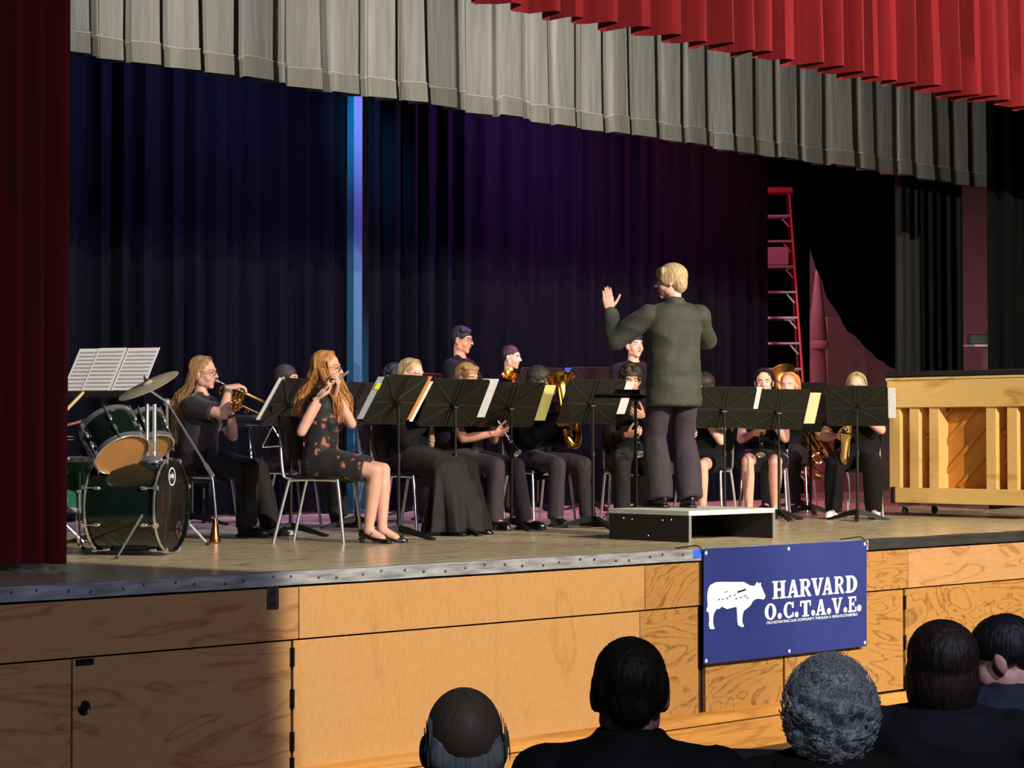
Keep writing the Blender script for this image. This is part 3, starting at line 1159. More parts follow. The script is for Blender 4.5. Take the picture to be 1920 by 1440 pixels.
# rack toms, their tan resonant heads turned towards the viewer
c0 = gd(229, 853, 12.95)
ax = (rt * -.38 + up * .73 + fw * .56).normalized()
drum('rack_tom', 'large green rack tom with tan underside above bass drum', frame_z(c0 + ax * .125, ax), .165, .25, M_green, M_tan, M_drumwhite, 6)
c1 = gd(284, 842, 13.45)
ax2 = (rt * -.30 + up * .80 + fw * .52).normalized()
drum('rack_tom', 'smaller green rack tom behind chrome post, partly hidden by the larger tom', frame_z(c1 + ax2 * .11, ax2), .14, .22, M_green, M_tan, M_drumwhite, 6)
for dx in (-.03, .03):
    pass
# floor tom
ft = gz(112, 1028)
Mf = frame_z(ft + up * .41, (0, 0, 1), (1, 0, 0))
T = drum('floor_tom', 'green floor tom coloured as teal-lit, with white head beside the red curtain', Mf, .205, .35, M_greenlit, M_drumwhite, M_drumwhite, 8)
for a in (30, 150, 270):
    ca, sa = math.cos(R(a)), math.sin(R(a))
    l_ = MB().tube(spline([(ca * .225, sa * .225, .08), (ca * .225, sa * .225, -.20), (ca * .235, sa * .235, -.32), (ca * .27, sa * .27, -.395)], 4), .006, 8).build('leg', M_chrome, T)
    MB().ell((ca * .27, sa * .27, -.398), .012).build('rubber_foot', M_blackplastic, l_)
    MB().ell((ca * .216, sa * .216, -.03), (.02, .02, .03)).build('leg_bracket', M_chrome, l_)

# crash cymbal on a boom stand
cb = gz(313, 1024)
cc = gd(277, 720, 13.6)
jt = gd(313, 754, 13.85)
bend = gd(399, 893, 13.5)
t = thing('cymbal_stand', 'chrome boom stand with bronze crash cymbal tilted beside trumpet player', 'cymbal stand', cb)
L = lambda p: p - cb
MB().tube([(0, 0, .08), (0, 0, .70)], .0135, 10).build('lower_tube', M_chrome, t)
MB().tube([(0, 0, .65), L(jt)], .010, 10).build('upper_tube', M_chrome, t)
MB().ell((0, 0, .68), (.02, .02, .03)).build('wing_clamp', M_chrome, t)
MB().ell(L(jt), (.026, .026, .026)).build('tilter', M_chrome, t)
mb = MB().tube([L(cc) + Vector((0, 0, -.03)), L(jt), L(bend)], .0085, 10)
bo_ = mb.build('boom_arm', M_chrome, t)
u = (L(bend) - L(jt)).normalized()
MB().tube([L(bend) - u * .10, L(bend)], .014, 10).build('counterweight', M_chrome, bo_)
for a in (10, 130, 250):
    d = rt * math.cos(R(a)) + fw * math.sin(R(a)) * 1.0
    l_ = MB().tube([Vector((0, 0, .30)), d * .27 + Vector((0, 0, .012))], .008, 8).build('leg', M_chrome, t)
    MB().tube([Vector((0, 0, .12)), d * .14 + Vector((0, 0, .16))], .006, 6).build('brace', M_chrome, l_)
    MB().ell(d * .27 + Vector((0, 0, .014)), .015).build('rubber_foot', M_blackplastic, l_)
nrm = (rt * -.42 + up * .88 - fw * .20).normalized()
Mc = frame_z(L(cc), nrm)
cy = MB().lathe([(.001, .020), (.02, .019), (.034, .012), (.04, .006), (.12, .0), (.205, -.012), (.205, -.0135), (.12, -.0015), (.04, .004), (.001, .017)], 56).build('cymbal', M_cymbal, t)
cy.matrix_local = Mc
MB().lathe([(.012, .018), (.014, .03), (.008, .034), (.006, .055), (.001, .056)], 10).build('wing_nut', M_blackplastic, cy)

# hi-hat behind the curtain edge
hb = gz(88, 1020)
hh = thing('hi_hat', 'bronze hi-hat cymbals on a stand at the edge of red curtain', 'hi-hat', hb)
MB().tube([(0, 0, .02), (0, 0, .92)], .008, 8).build('rod', M_chrome, hh)
MB().tube([(0, 0, .02), (0, 0, .58)], .013, 8).build('lower_tube', M_chrome, hh)
for zz, s in ((.72, 1), (.70, -1)):
    MB().lathe([(.012, .02 * s), (.03, .012 * s), (.175, 0), (.175, -.002), (.03, .009 * s), (.012, .016 * s)], 44, None, (0, 0, zz), caps=False).build('cymbal', M_cymbal, hh)
for a in (90, 210, 330):
    MB().tube([(0, 0, .25), (.24 * math.cos(R(a)), .24 * math.sin(R(a)), .01)], .008, 8).build('leg', M_chrome, hh)

# sticks
M_hick = mat('hickory_stick', '#c9ab78', .5)
a, b_ = gd(157, 735, 13.1), gd(98, 796, 13.05)
mb = MB().tube([a, a.lerp(b_, .1), b_], [.007, .0105, .011], 10)
tag(mb.build('drumstick', M_hick), 'pale wooden drumstick slanting below the sheet music', 'drumstick')
a, b_ = gd(167, 786, 13.0), gd(92, 806, 13.05)
mb = MB().tube([a, b_], .007, 10)
for k in range(3):
    mb.tube([a.lerp(b_, i / 40) + up * (.0065 * math.cos(i * .9 + k * 2.1)) + fw * (.0065 * math.sin(i * .9 + k * 2.1)) for i in range(41)], .0035, 5)
tag(mb.build('rod_stick', mat('red_rod_stick', '#b06a5a', .5)), 'reddish twisted rod stick lying above the hi-hat', 'drumstick')

# straight mute standing on the floor
mu = gz(403, 1018)
t = thing('trumpet_mute', 'copper trumpet mute standing on floor beside chair leg', 'mute', mu)
M_copper = mat('copper', '#c07a48', .25, 1)
MB().lathe([(.001, 0), (.036, .002), (.038, .01), (.036, .03), (.016, .135), (.012, .165), (.001, .168)], 24).build('cone', M_copper, t)
MB().lathe([(.0372, .004), (.0395, .010), (.0375, .016)], 24, caps=False).build('base_ring', M_copper, t)
for a in (0, 120, 240):
    MB().box((.018 * math.cos(R(a)), .018 * math.sin(R(a)), .125), (.008, .004, .05), Matrix.Rotation(R(a), 3, 'Z')).build('cork_strip', mat('cork', '#8a6238', .8), t)

# percussion table with a triangle hung from its edge
pb = gz(436, 980)
az = bearing(436, 8)
t = thing('percussion_table', 'black percussion table in the dark behind trumpet player', 'table', pb, az)
MB().box((0, 0, .82), (.5, .4, .03)).build('table_top', M_black, t, bevel=.004)
MB().box((0, .0, .87), (.46, .36, .07)).build('padded_tray', mat('black_felt', '#0e0e0f', .9), t, bevel=.02)
for sx in (-1, 1):
    for sy in (-1, 1):
        MB().tube([(sx * .22, sy * .16, .81), (sx * .22, sy * .16, 0)], .014, 8).build('leg', M_black, t)
tri = [gd(511, 800, 17.15), gd(491, 839, 17.15), gd(533, 836, 17.15)]
mb = MB()
P = [tri[0].lerp(tri[1], .06), tri[0].lerp(tri[1], .5), tri[1].lerp(tri[0], .06), tri[1].lerp(tri[2], .06), tri[2].lerp(tri[1], .06), tri[2].lerp(tri[0], .06), tri[0].lerp(tri[2], .5), tri[0].lerp(tri[2], .02)]
mb.tube(P, .0055, 8)
tag(mb.build('triangle_instrument', M_chrome), 'silver triangle hanging in the dark beside flute player chair', 'triangle')
arm = MB().tube([gd(462, 797, 17.3), gd(512, 797, 17.15)], .008, 8)
arm.tube([gd(511, 797, 17.15), tri[0]], .003, 6)
tag(arm.build('triangle_holder', M_steel), 'pale clamp arm holding the triangle at table edge', 'clamp')

# ------------------------------------------------------------------ people
def skinmat(name, c):
    m = mat(name, c, .5, var=.06, scale=(18, 18, 18), spec=.35)
    b = m.node_tree.nodes['Principled BSDF']
    b.inputs['Subsurface Weight'].default_value = .08
    b.inputs['Subsurface Radius'].default_value = (.012, .004, .002)
    return m


M_fair = skinmat('fair_skin', '#d9a48c')
M_warm = skinmat('warm_skin', '#c98d72')
M_brown = skinmat('brown_skin', '#8a5a42')
M_lip = mat('lips', '#a8544c', .4)
M_eyew = mat('eye_white', '#d8d4cc', .25)
M_eyed = mat('eye_dark', '#17100c', .2)
M_cloth = mat('black_cloth', '#100d0f', .8, var=.25, scale=(14, 14, 8), sheen=.02, spec=.15, bump=.002, bscale=(60, 60, 60))
M_trouser = mat('black_trousers', '#1c1819', .8, var=.2, scale=(14, 14, 8), sheen=.03, spec=.25)
M_leather = mat('black_leather', '#121214', .32, var=.2, scale=(20, 20, 20), bump=.003)
M_jacket = mat('charcoal_jacket', '#34372b', .72, var=.2, scale=(9, 9, 5), sheen=.05, spec=.3)
M_greytr = mat('dark_grey_trousers', '#332b2f', .8, var=.15, scale=(14, 14, 5), sheen=.04, spec=.25)
M_shoe = mat('black_shoe', '#0c0b0b', .3)
M_whiteshoe = mat('white_shoe', '#d9d6cc', .5)
M_sole = mat('shoe_sole', '#1c1a18', .6)


def hairmat(name, c, c2):
    return mat(name, c, .58, col2=c2, scale=(130, 130, 9), bump=.004, spec=.4)


H_blond = hairmat('light_brown_hair', '#775432', '#b08a5a')
H_red = hairmat('strawberry_hair', '#a5622e', '#d09a58')
H_blonde = hairmat('blonde_hair', '#8a7048', '#bda678')
H_black = hairmat('black_hair', '#0d0b0b', '#1d1917')
H_dark = hairmat('dark_brown_hair', '#1a120d', '#33241a')
H_grey = hairmat('grey_hair', '#73757a', '#a9abb0')
H_white = hairmat('white_hair', '#c4c6cb', '#f2f3f6')
H_charcoal = hairmat('charcoal_hair', '#1c1b19', '#35322c')


def ik(a, c, l1, l2, pole):
    a, c = Vector(a), Vector(c)
    d = c - a
    L = min(max(d.length, abs(l1 - l2) + .01), (l1 + l2) * .999)
    u = d.normalized()
    c = a + u * L
    x = (l1 * l1 - l2 * l2 + L * L) / (2 * L)
    h = math.sqrt(max(l1 * l1 - x * x, 0))
    p = Vector(pole)
    p = p - u * p.dot(u)
    p = p.normalized() if p.length > 1e-6 else Vector((0, 1, 0))
    return a + u * x + p * h, c


def ring(c, ax, ay, n=20, e=2.0):
    out = []
    for i in range(n):
        t = 2 * PI * i / n
        ct, st = math.cos(t), math.sin(t)
        out.append(c + ax * (abs(ct) ** (2 / e) * (1 if ct >= 0 else -1)) + ay * (abs(st) ** (2 / e) * (1 if st >= 0 else -1)))
    return out


def hand_mesh(mb, wrist, d, nrm, side, curl, spread=6, thumb=(.5, .3)):
    """wrist, finger direction, palm normal, side=+1 right hand"""
    y = Vector(d).normalized()
    z = Vector(nrm)
    z = (z - y * z.dot(y)).normalized()                 # palm normal
    x = y.cross(z) * side                               # towards the thumb
    w = Vector(wrist)
    mb.loft([ring(w + y * u, x * a, z * b, 12, 2.6) for u, a, b in ((-.03, .024, .018), (.0, .027, .018), (.03, .036, .017), (.07, .042, .015), (.092, .040, .012))])
    lens = (.072, .080, .076, .060)
    for i in range(4):
        off = (1.5 - i) * .0188
        p = w + y * (.088 - abs(i - 1.2) * .004) + x * off
        a = R((1.5 - i) * spread)
        fd = (y * math.cos(a) + x * math.sin(a)).normalized()
        ang = 0
        L = lens[i]
        rr = .0092 if i < 3 else .008
        for s, fr in enumerate((.46, .30, .24)):
            ang += R(curl if s else curl * .9)
            dd = fd * math.cos(ang) + z * math.sin(ang)
            q = p + dd * (L * fr)
            mb.cone(p, q, rr * (1 - .1 * s), rr * (.92 - .1 * s), 8)
            p = q
    t0 = w + y * .025 + x * .026 + z * .004
    td = (y * .62 + x * thumb[0] * 1.3 + z * thumb[1]).normalized()
    t1 = t0 + td * .042
    t2 = t1 + (td + y * .35 + z * .12).normalized() * .034
    t3 = t2 + (td + y * .55 + z * .2).normalized() * .026
    mb.cone(t0, t1, .0135, .011, 8)
    mb.cone(t1, t2, .011, .0098, 8)
    mb.cone(t2, t3, .0098, .0082, 8)


def head_mesh(fem=False, jaw=1.0, bald=False):
    mb = MB()
    E = lambda c, r: mb.ell(c, r, nu=20, nv=14)
    E((0, -.014, .030), (.073, .093, .084))
    E((0, .028, -.026), (.057, .060, .084))
    E((0, .034, -.070), (.046 * jaw, .048, .038))
    E((0, .064, -.097), (.022 * jaw, .020, .017))
    E((0, .062, .028), (.050, .024, .018))
    for s in (-1, 1):
        E((s * .036, .044, -.032), (.025, .036, .036))
        E((s * .040, .008, -.060), (.023 * jaw, .040, .036))
        E((s * .0765, -.008, -.008), (.009, .019, .031))
        E((s * .072, -.004, -.03), (.008, .011, .014))
        E((s * .0095, .092, -.026), (.0085, .012, .008))
    mb.cone((0, .084, .016), (0, .108, -.023), .0075, .0108, 10)
    E((0, .080, -.054), (.022, .011, .014))
    return mb


def hair_mesh(style, rnd, length=.3, lock=0):
    """solids for the hair mass (to be remeshed) and loose strands"""
    mb, st = MB(), MB()
    E = lambda c, r, M=None: mb.ell(c, r, M, nu=18, nv=12)
    if style in ('short', 'boy', 'crop'):
        t = 0 if style != 'crop' else -.004
        E((0, -.020, .044), (.080 + t, .098 + t, .082 + t))
        E((0, -.066, -.002), (.060 if style != 'crop' else .054, .046, .056))
        for s in (-1, 1):
            E((s * .060, -.035, .022), (.021, .05, .045))
        if style == 'boy':
            for i in range(7):
                a = (i - 3) * .022
                E((a, .056 - abs(a) * .5, .084), (.018, .026, .020))
    elif style == 'bowl':                                # thick straight cut over the ears
        E((0, -.018, .040), (.088, .105, .088))
        E((0, -.055, -.005), (.080, .062, .085))
        for s in (-1, 1):
            E((s * .062, .0, .02), (.027, .07, .055))
        for i in range(9):
            a = (i - 4) * .016
            E((a, .074 - abs(a) * .55, .062), (.018, .022, .038))
    elif style == 'bob':
        E((0, -.018, .036), (.093, .108, .092))
        E((0, -.055, -.035), (.088, .065, .10))
        for s in (-1, 1):
            E((s * .068, -.01, -.03), (.026, .06, .085))
    elif style == 'long':
        E((0, -.030, .044), (.083, .096, .082))
        for s in (-1, 1):
            E((s * .064, -.034, .0), (.023, .050, .065))
        n = 9
        rings = []
        for i in range(n):
            u = i / (n - 1)
            z = .03 - u * length
            wid = (.078 - .02 * u + .008 * math.sin(7 * u)) * min(1, .45 + 3 * u)
            dep = (.05 - .018 * u) * min(1, .3 + 3.5 * u)
            yc = -.045 - (.05 if z > -.12 else .05 + min(.075, (-.12 - z) * .9))
            rings.append(ring(Vector((0, yc, z)), Vector((wid, 0, 0)), Vector((0, dep, 0)), 16))
        mb.loft(rings)
        if lock:                                         # hair brought forward over one shoulder
            for s in (1, -1):
                rings = []
                for i in range(8):
                    u = i / 7
                    rings.append(ring(Vector((s * (.072 + .012 * math.sin(u * 5)), -.01 + .125 * min(1, u * 1.6), .0 - lock * u)), Vector((.030 * (1 - .45 * u), 0, 0)), Vector((0, .045 * (1 - .3 * u), 0)), 12))
                mb.loft(rings)
                for k in range(26):
                    a = rnd.uniform(-.02, .05)
                    P = spline([(s * rnd.uniform(.06, .09), -.02 + a, .05)] + [(s * (.075 + rnd.uniform(-.02, .03)), -.01 + .125 * min(1, u * 1.6) + a + rnd.uniform(-.012, .012), -lock * u * rnd.uniform(.95, 1.05)) for u in (.15, .35, .55, .75, 1)], 4)
                    st.tube(P, [.004 * (1 - .6 * i / len(P)) for i in range(len(P))], 5)
        for k in range(90):
            s = rnd.choice((-1, 1))
            a = rnd.uniform(.05, 1.0)
            x0 = s * rnd.uniform(.002, .02)
            y0 = .045 - a * .11
            pts = [(x0, y0, .122 - .02 * abs(a - .3)), (s * .066, y0 - .012, .085), (s * (.088 + rnd.uniform(-.003, .004)), y0 * .6 - .03, .01),
                   (s * rnd.uniform(.06, .088), -.07 - rnd.uniform(-.03, .02), -.08)]
            zz = -.16
            ww = rnd.uniform(-1, 1)
            while zz > -length * rnd.uniform(.8, 1.05):
                pts.append((s * rnd.uniform(.03, .085) * (1 - .25 * -zz / length), -.10 - min(.075, max(0, (-.12 - zz) * .9)) + rnd.uniform(-.045, .03) + .01 * math.sin(zz * 40 + ww), zz))
                zz -= .08
            P = spline(pts, 4)
            st.tube(P, [.0042 * (1 - .6 * i / len(P)) for i in range(len(P))], 5)
    elif style == 'curly':
        E((0, -.02, .046), (.084, .10, .084))
        for k in range(150):
            th, ph = rnd.uniform(0, PI), rnd.uniform(0, 2 * PI)
            p = Vector((math.sin(th) * math.cos(ph), math.sin(th) * math.sin(ph), math.cos(th)))
            if p.y > .55 and p.z < .42 or p.z < -.45:
                continue
            E((p.x * .086, -.02 + p.y * .102, .04 + p.z * .09), .017)
        E((0, -.07, -.01), (.062, .04, .06))
    elif style == 'perm':                                # grey curls, round and soft
        E((0, -.022, .036), (.098, .112, .098))
        E((0, -.05, -.05), (.085, .07, .085))
        for k in range(260):
            th, ph = rnd.uniform(0, PI), rnd.uniform(0, 2 * PI)
            p = Vector((math.sin(th) * math.cos(ph), math.sin(th) * math.sin(ph), math.cos(th)))
            if p.y > .5 and p.z < .3:
                continue
            E((p.x * .104, -.03 + p.y * .116, .01 + p.z * .123), rnd.uniform(.010, .015))
        for k in range(1500):
            th, ph = rnd.uniform(.1, PI * .95), rnd.uniform(0, 2 * PI)
            p = Vector((math.sin(th) * math.cos(ph), math.sin(th) * math.sin(ph), math.cos(th)))
            if p.y > .5 and p.z < .3:
                continue
            c = Vector((p.x * .116, -.03 + p.y * .128, .01 + p.z * .138))
            ax = orth(p)
            r = rnd.uniform(.006, .016)
            a0 = rnd.uniform(0, 360)
            st.tube(arc(c, r, a0, a0 + rnd.uniform(120, 260), 6, ax.col[0], (ax.col[2] + p * rnd.uniform(-.2, .7)).normalized()), .0009, 3)
    elif style == 'fringe':                              # bald crown with thin hair at the sides
        for s in (-1, 1):
            E((s * .053, -.055, -.005), (.021, .036, .040))
        E((0, -.068, -.02), (.060, .032, .052))
        for k in range(30):
            s = rnd.choice((-1, 1))
            y = rnd.uniform(-.09, -.01)
            z0 = rnd.uniform(.02, .075)
            x = .076 * math.sqrt(max(.05, 1 - ((z0 - .03) / .084) ** 2))
            st.tube(spline([(s * x, y, z0), (s * (x + .001), y - .012, z0 - .02), (s * (x + .001), y - .02, z0 - .035)], 3), .0008, 4)
        for k in range(9):
            y = rnd.uniform(-.08, .03)
            x = rnd.uniform(-.05, .05)
            zz = .03 + .084 * math.sqrt(max(.02, 1 - (x / .073) ** 2 - ((y + .014) / .093) ** 2))
            st.tube(spline([(x, y, zz - .002), (x + rnd.uniform(-.01, .01), y - .015, zz + rnd.uniform(.002, .006)), (x + rnd.uniform(-.015, .015), y - .03, zz - .002)], 3), .0007, 3)
    return mb, st


def glasses(parent, M, m):
    mb = MB()
    for s in (-1, 1):
        c = Vector((s * .033, .1, .002))
        mb.tube([M @ (c + Vector((.023 * math.cos(t), .002 - .006 * abs(math.cos(t)), .017 * math.sin(t)))) for t in [2 * PI * i / 14 for i in range(14)]], .0022, 5, closed=True)
        mb.tube([M @ Vector((s * .056, .096, .006)), M @ Vector((s * .082, .03, .01)), M @ Vector((s * .084, -.015, .006))], .002, 5)
    mb.tube([M @ Vector((-.011, .101, .004)), M @ Vector((.011, .101, .004))], .002, 5)
    return mb.build('glasses', m, parent)


def person(label, loc, az, sit=True, h=1.0, lean=0, head=(0, 0, 0), rh=None, lh=None, feet=None, skin=M_fair, hair=('short', H_dark, .3),
           top=('short', M_cloth), bottom=('trousers', M_trouser), shoes=('shoe', M_shoe), fem=False, wide=1.0, specs=None, hz=None, twist=0, detail=1.0, jaw=1.0, seed=1,
           elbows=(None, None), neck=.030, collar_up=0, cat='person', knees=(None, None), face=True):
    rnd = random.Random(seed)
    root = thing('person', label, cat, loc, az)
    root.scale = (h, h, h)
    v = 1 / detail
    if hz is None:
        hz = .535 if sit else .90
    Hc = Vector((0, 0, hz))
    L = Matrix.Rotation(-R(lean), 3, 'X')
    TW = L @ Matrix.Rotation(-R(twist), 3, 'Z')
    up = L @ Vector((0, 0, 1))
    rt, fw = TW @ Vector((1, 0, 0)), TW @ Vector((0, 1, 0))
    rt0, fw0 = Vector((1, 0, 0)), Vector((0, 1, 0))
    sw = (.165 if fem else .18)
    tl = .50
    N = Hc + up * tl
    S = {1: Hc + up * (tl - .088) + rt * sw, -1: Hc + up * (tl - .088) - rt * sw}
    # head frame
    HM3 = Matrix.Rotation(-R(head[0]), 3, 'Z') @ Matrix.Rotation(R(head[1]), 3, 'X') @ Matrix.Rotation(R(head[2]), 3, 'Y')
    hc = N + up * neck + Vector((0, 0, .120)) + (HM3 @ Vector((0, .022, 0)))
    HM = Matrix.Translation(hc) @ HM3.to_4x4()
    # limbs
    if rh is None:
        rh = dict(p=(.13, .33, .60), d=(-.2, 1, -.2), n=(0, 0, -1), curl=18) if sit else dict(p=(.25, .03, .80), d=(0, .1, -1), n=(-1, 0, 0), curl=16)
    if lh is None:
        lh = dict(p=(-.13, .33, .60), d=(.2, 1, -.2), n=(0, 0, -1), curl=18) if sit else dict(p=(-.25, .03, .80), d=(0, .1, -1), n=(1, 0, 0), curl=16)
    A = {}
    for s, hd, ep in ((1, rh, elbows[0]), (-1, lh, elbows[1])):
        e, wv = ik(S[s], hd['p'], .285, .245, ep or (s * .45, -.25, -1))
        A[s] = (S[s], e, wv)
    if feet is None:
        feet = ((.12, .42, .085), (-.12, .42, .085)) if sit else ((.11, 0, .085), (-.11, 0, .085))
    Lg = {}
    for s, f, kp in ((1, feet[0], knees[0]), (-1, feet[1], knees[1])):
        hip = Hc + rt0 * (s * .09)
        k, f2 = ik(hip, f, .425, .41, kp or (s * .05, .6, .9 if sit else 0))
        Lg[s] = (hip, k, f2)
    # ---- body: one skin
    mb = MB()
    TR = [(-.10, .150, .105), (.0, .158, .108), (.10, .142, .098), (.19, .132, .094), (.30, .148, .104), (.38, .152, .10), (.445, .13, .08), (.50, .062, .055)]
    mb.loft([ring(Hc + up * t, rt0.lerp(rt, min(max(t / .4, 0), 1)) * (a * wide * .95), fw0.lerp(fw, min(max(t / .4, 0), 1)) * (b * wide * .95), 20, 2.3) for t, a, b in TR])
    for s in (1, -1):
        a, e, wv = A[s]
        mb.cone(a, e, .046 * wide, .037 * wide, 12)
        mb.cone(e, e.lerp(wv, .35), .037 * wide, .039 * wide, 12)
        mb.cone(e.lerp(wv, .35), wv, .039 * wide, .024, 12)
        hp, k, f = Lg[s]
        mb.cone(hp, k, .078 * wide, .051 * wide, 14)
        mb.cone(k, k.lerp(f, .32), .050 * wide, .053 * wide, 14)
        mb.cone(k.lerp(f, .32), f, .053 * wide, .034, 14)
        mb.ell(k.lerp(f, .3) - fw0 * .012, (.044 * wide, .05 * wide, .08), nu=12, nv=8)
        mb.cone(f, f + Vector((s * .01, .10, -.05)), .034, .028, 10)
    mb.cone(N - up * .04, hc + HM3 @ Vector((0, -.02, -.06)), .056 if not fem else .049, .050 if not fem else .045, 14)
    meshes = [remesh(mb, .011 * v, 5)]
    hm = head_mesh(fem, jaw)
    hm.v = [tuple(HM @ Vector(p)) for p in hm.v]
    hm.cone(N + up * .02, hc + HM3 @ Vector((0, -.02, -.055)), .052 if not fem else .045, .049 if not fem else .044, 14)
    meshes.append(remesh(hm, .0048 * v, 7))
    for s, hd in ((1, rh), (-1, lh)):
        if hd.get('hide'):
            continue
        q = MB()
        hand_mesh(q, A[s][2], hd['d'], hd['n'], s, hd.get('curl', 20), hd.get('spread', 5), hd.get('thumb', (.5, .3)))
        meshes.append(remesh(q, .0042 * v, 2))
    link('body', join_meshes('body', meshes, skin), root)
    # ---- face
    if face:
        for s in (-1, 1):
            e = MB()
            e.ell(HM @ Vector((s * .031, .0725, .004)), (.0125, .008, .0072), HM3, 12, 8)
            e.cur = 1
            e.ell(HM @ Vector((s * .031, .0785, .004)), (.0058, .0035, .006), HM3, 10, 6)
            e.build('eye', [M_eyew, M_eyed], root)
        mb = MB()
        mb.ell(HM @ Vector((0, .0895, -.0505)), (.018, .0045, .0038), HM3)
        mb.ell(HM @ Vector((0, .0885, -.0595)), (.015, .005, .0042), HM3)
        mb.build('lips', M_lip, root)
        for s in (-1, 1):
            MB().tube([HM @ Vector(p) for p in ((s * .014, .0865, .024), (s * .03, .0835, .029), (s * .047, .0705, .024))], [.0028, .0034, .0016], 6).build('eyebrow', hair[1], root)
    if specs:
        glasses(root, HM, specs)
    # ---- hair
    if hair:
        hb, st = hair_mesh(hair[0], rnd, hair[2] if len(hair) > 2 else .3, hair[3] if len(hair) > 3 else 0)
        hb.v = [tuple(HM @ Vector(p)) for p in hb.v]
        st.v = [tuple(HM @ Vector(p)) for p in st.v]
        hm_ = [remesh(hb, .006 * v, 3 if hair[0] not in ('perm', 'curly') else 1, wr=.0025, wf=(90, 90, 22), seed=seed)]
        if st.v:
            hm_.append(st.mesh('strands'))
        link('hair', join_meshes('hair', hm_, hair[1]), root)
    # ---- top
    if top:
        kind, tm = top[0], top[1]
        inf = top[2] if len(top) > 2 else 1.0
        low = top[3] if len(top) > 3 else -.08
        mb = MB()
        TR2 = [(low, .162 * inf, .118 * inf), (.0, .166, .118), (.10, .152 * inf, .110 * inf), (.19, .145 * inf, .106 * inf), (.30, .158 * inf, .116 * inf), (.39, .165, .112), (.445, .15, .092), (.48, .095, .075)]
        if low < -.2:
            TR2 = [(low, .212 * inf, .178 * inf), (low * .5, .202 * inf, .170 * inf), (.0, .192 * inf, .158 * inf), (.10, .176 * inf, .140 * inf), (.19, .162 * inf, .12 * inf)] + TR2[4:]
        mb.loft([ring(Hc + up * t, rt0.lerp(rt, min(max(t / .4, 0), 1)) * (a * wide), fw0.lerp(fw, min(max(t / .4, 0), 1)) * (b * wide), 24, 2.4) for t, a, b in TR2])
        if fem:
            for s in (-1, 1):
                mb.ell(Hc + up * .29 + rt * (s * .07) + fw * .075, (.068, .06, .07))
        for s in (1, -1):
            a, e, wv = A[s]
            mb.cone(N - up * .03, a + up * .012, .055, .050, 12)
            if kind in ('short', 'long', 'jacket'):
                k = .012 if kind != 'jacket' else .02
                mb.ell(a, .058 * wide + k * .6)
                if kind == 'short':
                    mb.tube([a, a.lerp(e, .68)], [.056 * wide + k, .052 * wide + k], 14)
                else:
                    mb.cone(a, e, .052 * wide + k, .044 * wide + k, 14)
                    mb.tube([e, e.lerp(wv, .96)], [.044 * wide + k, .034 + k * .8], 14)
            elif kind == 'sleeveless':
                mb.ell(a - rt * (s * .03) + up * .0, (.04, .05, .05))
        if collar_up:
            mb.loft([ring(N - up * .03, rt * .085, fw * .085, 18), ring(N + up * .02 + fw * .01, rt * .074, fw * .074, 18), ring(N + up * collar_up + fw * .02, rt * .068, fw * .068, 18)])
        if kind == 'jacket':                            # collar and pads
            mb.loft([ring(N - up * .02, rt * .078, fw * .074, 18), ring(N + up * .035, rt * .066, fw * .064, 18)])
        solid('jacket' if kind == 'jacket' else 'shirt', mb, .010 * v, tm, root, 4, wr=.005 if kind != 'jacket' else .010, wf=(8, 8, 16) if kind != 'jacket' else (5, 5, 10), seed=seed)
        if kind != 'jacket' and top[0] != 'sleeveless':
            c = MB()
            c.tube([N - up * .035 + (rt * math.cos(t) * .072 + fw * math.sin(t) * .068 + up * (-.02 * math.sin(t))) for t in [2 * PI * i / 20 for i in range(20)]], .008, 6, closed=True)
            c.build('collar', tm, root)
    # ---- bottom
    if bottom:
        kind, bm = bottom[0], bottom[1]
        mb = MB()
        pk = .82 if (top and top[0] == 'jacket') else 1.0      # slimmer where a jacket hangs over it
        mb.loft([ring(Hc + up * t, rt0 * (a * wide * pk), fw0 * (b * wide * pk), 22, 2.3) for t, a, b in ((-.09, .150, .115), (-.03, .172, .125), (.05, .165, .118), (.11, .152, .110))])
        if kind == 'trousers':
            fl = bottom[2] if len(bottom) > 2 else 1.0
            for s in (1, -1):
                hp, k, f = Lg[s]
                mb.cone(hp if sit else hp - Vector((0, 0, .03)), k, .096 * wide * (pk if not sit else 1), .070 * wide, 16)
                mb.ell(hp - Vector((0, .03 if sit else .005, .02)), (.095 * wide * pk, (.10 if sit else .09) * wide * pk, .09 * pk))
                mb.cone(k, k.lerp(f, .5), .068 * wide, .064 * wide * fl, 16)
                mb.tube([k.lerp(f, .5), f + (f - k).normalized() * .022], [.064 * wide * fl, .064 * fl], 16)
        elif kind == 'shortskirt':
            fr = bottom[2] if len(bottom) > 2 else .75
            k0 = (Lg[1][1] + Lg[-1][1]) / 2
            wdt = (Lg[1][1] - Lg[-1][1]).length / 2
            rings = []
            d = (k0 - Hc)
            nn = Vector((0, -d.z, d.y)).normalized()
            for t, a, b in ((-.1, .165, .12), (.15, .185, .118), (.45, .19, .10), (fr, wdt + .095, .088)):
                c = Hc + d * t
                rings.append(ring(c, rt0 * a * wide, nn * b * wide, 22, 2.6))
            mb.loft(rings)
        elif kind == 'longskirt':
            k0 = (Lg[1][1] + Lg[-1][1]) / 2
            f0 = (Lg[1][2] + Lg[-1][2]) / 2
            wdt = (Lg[1][1] - Lg[-1][1]).length / 2
            d = (k0 - Hc)
            nn = Vector((0, -d.z, d.y)).normalized()
            mb.loft([ring(Hc + d * t, rt0 * a, nn * b, 24, 2.4) for t, a, b in ((-.1, .17, .12), (.2, .2, .13), (.6, .22, .115), (.95, wdt + .12, .10))])
            mb.ell(k0, (wdt + .12, .10, .09))
            rings = []
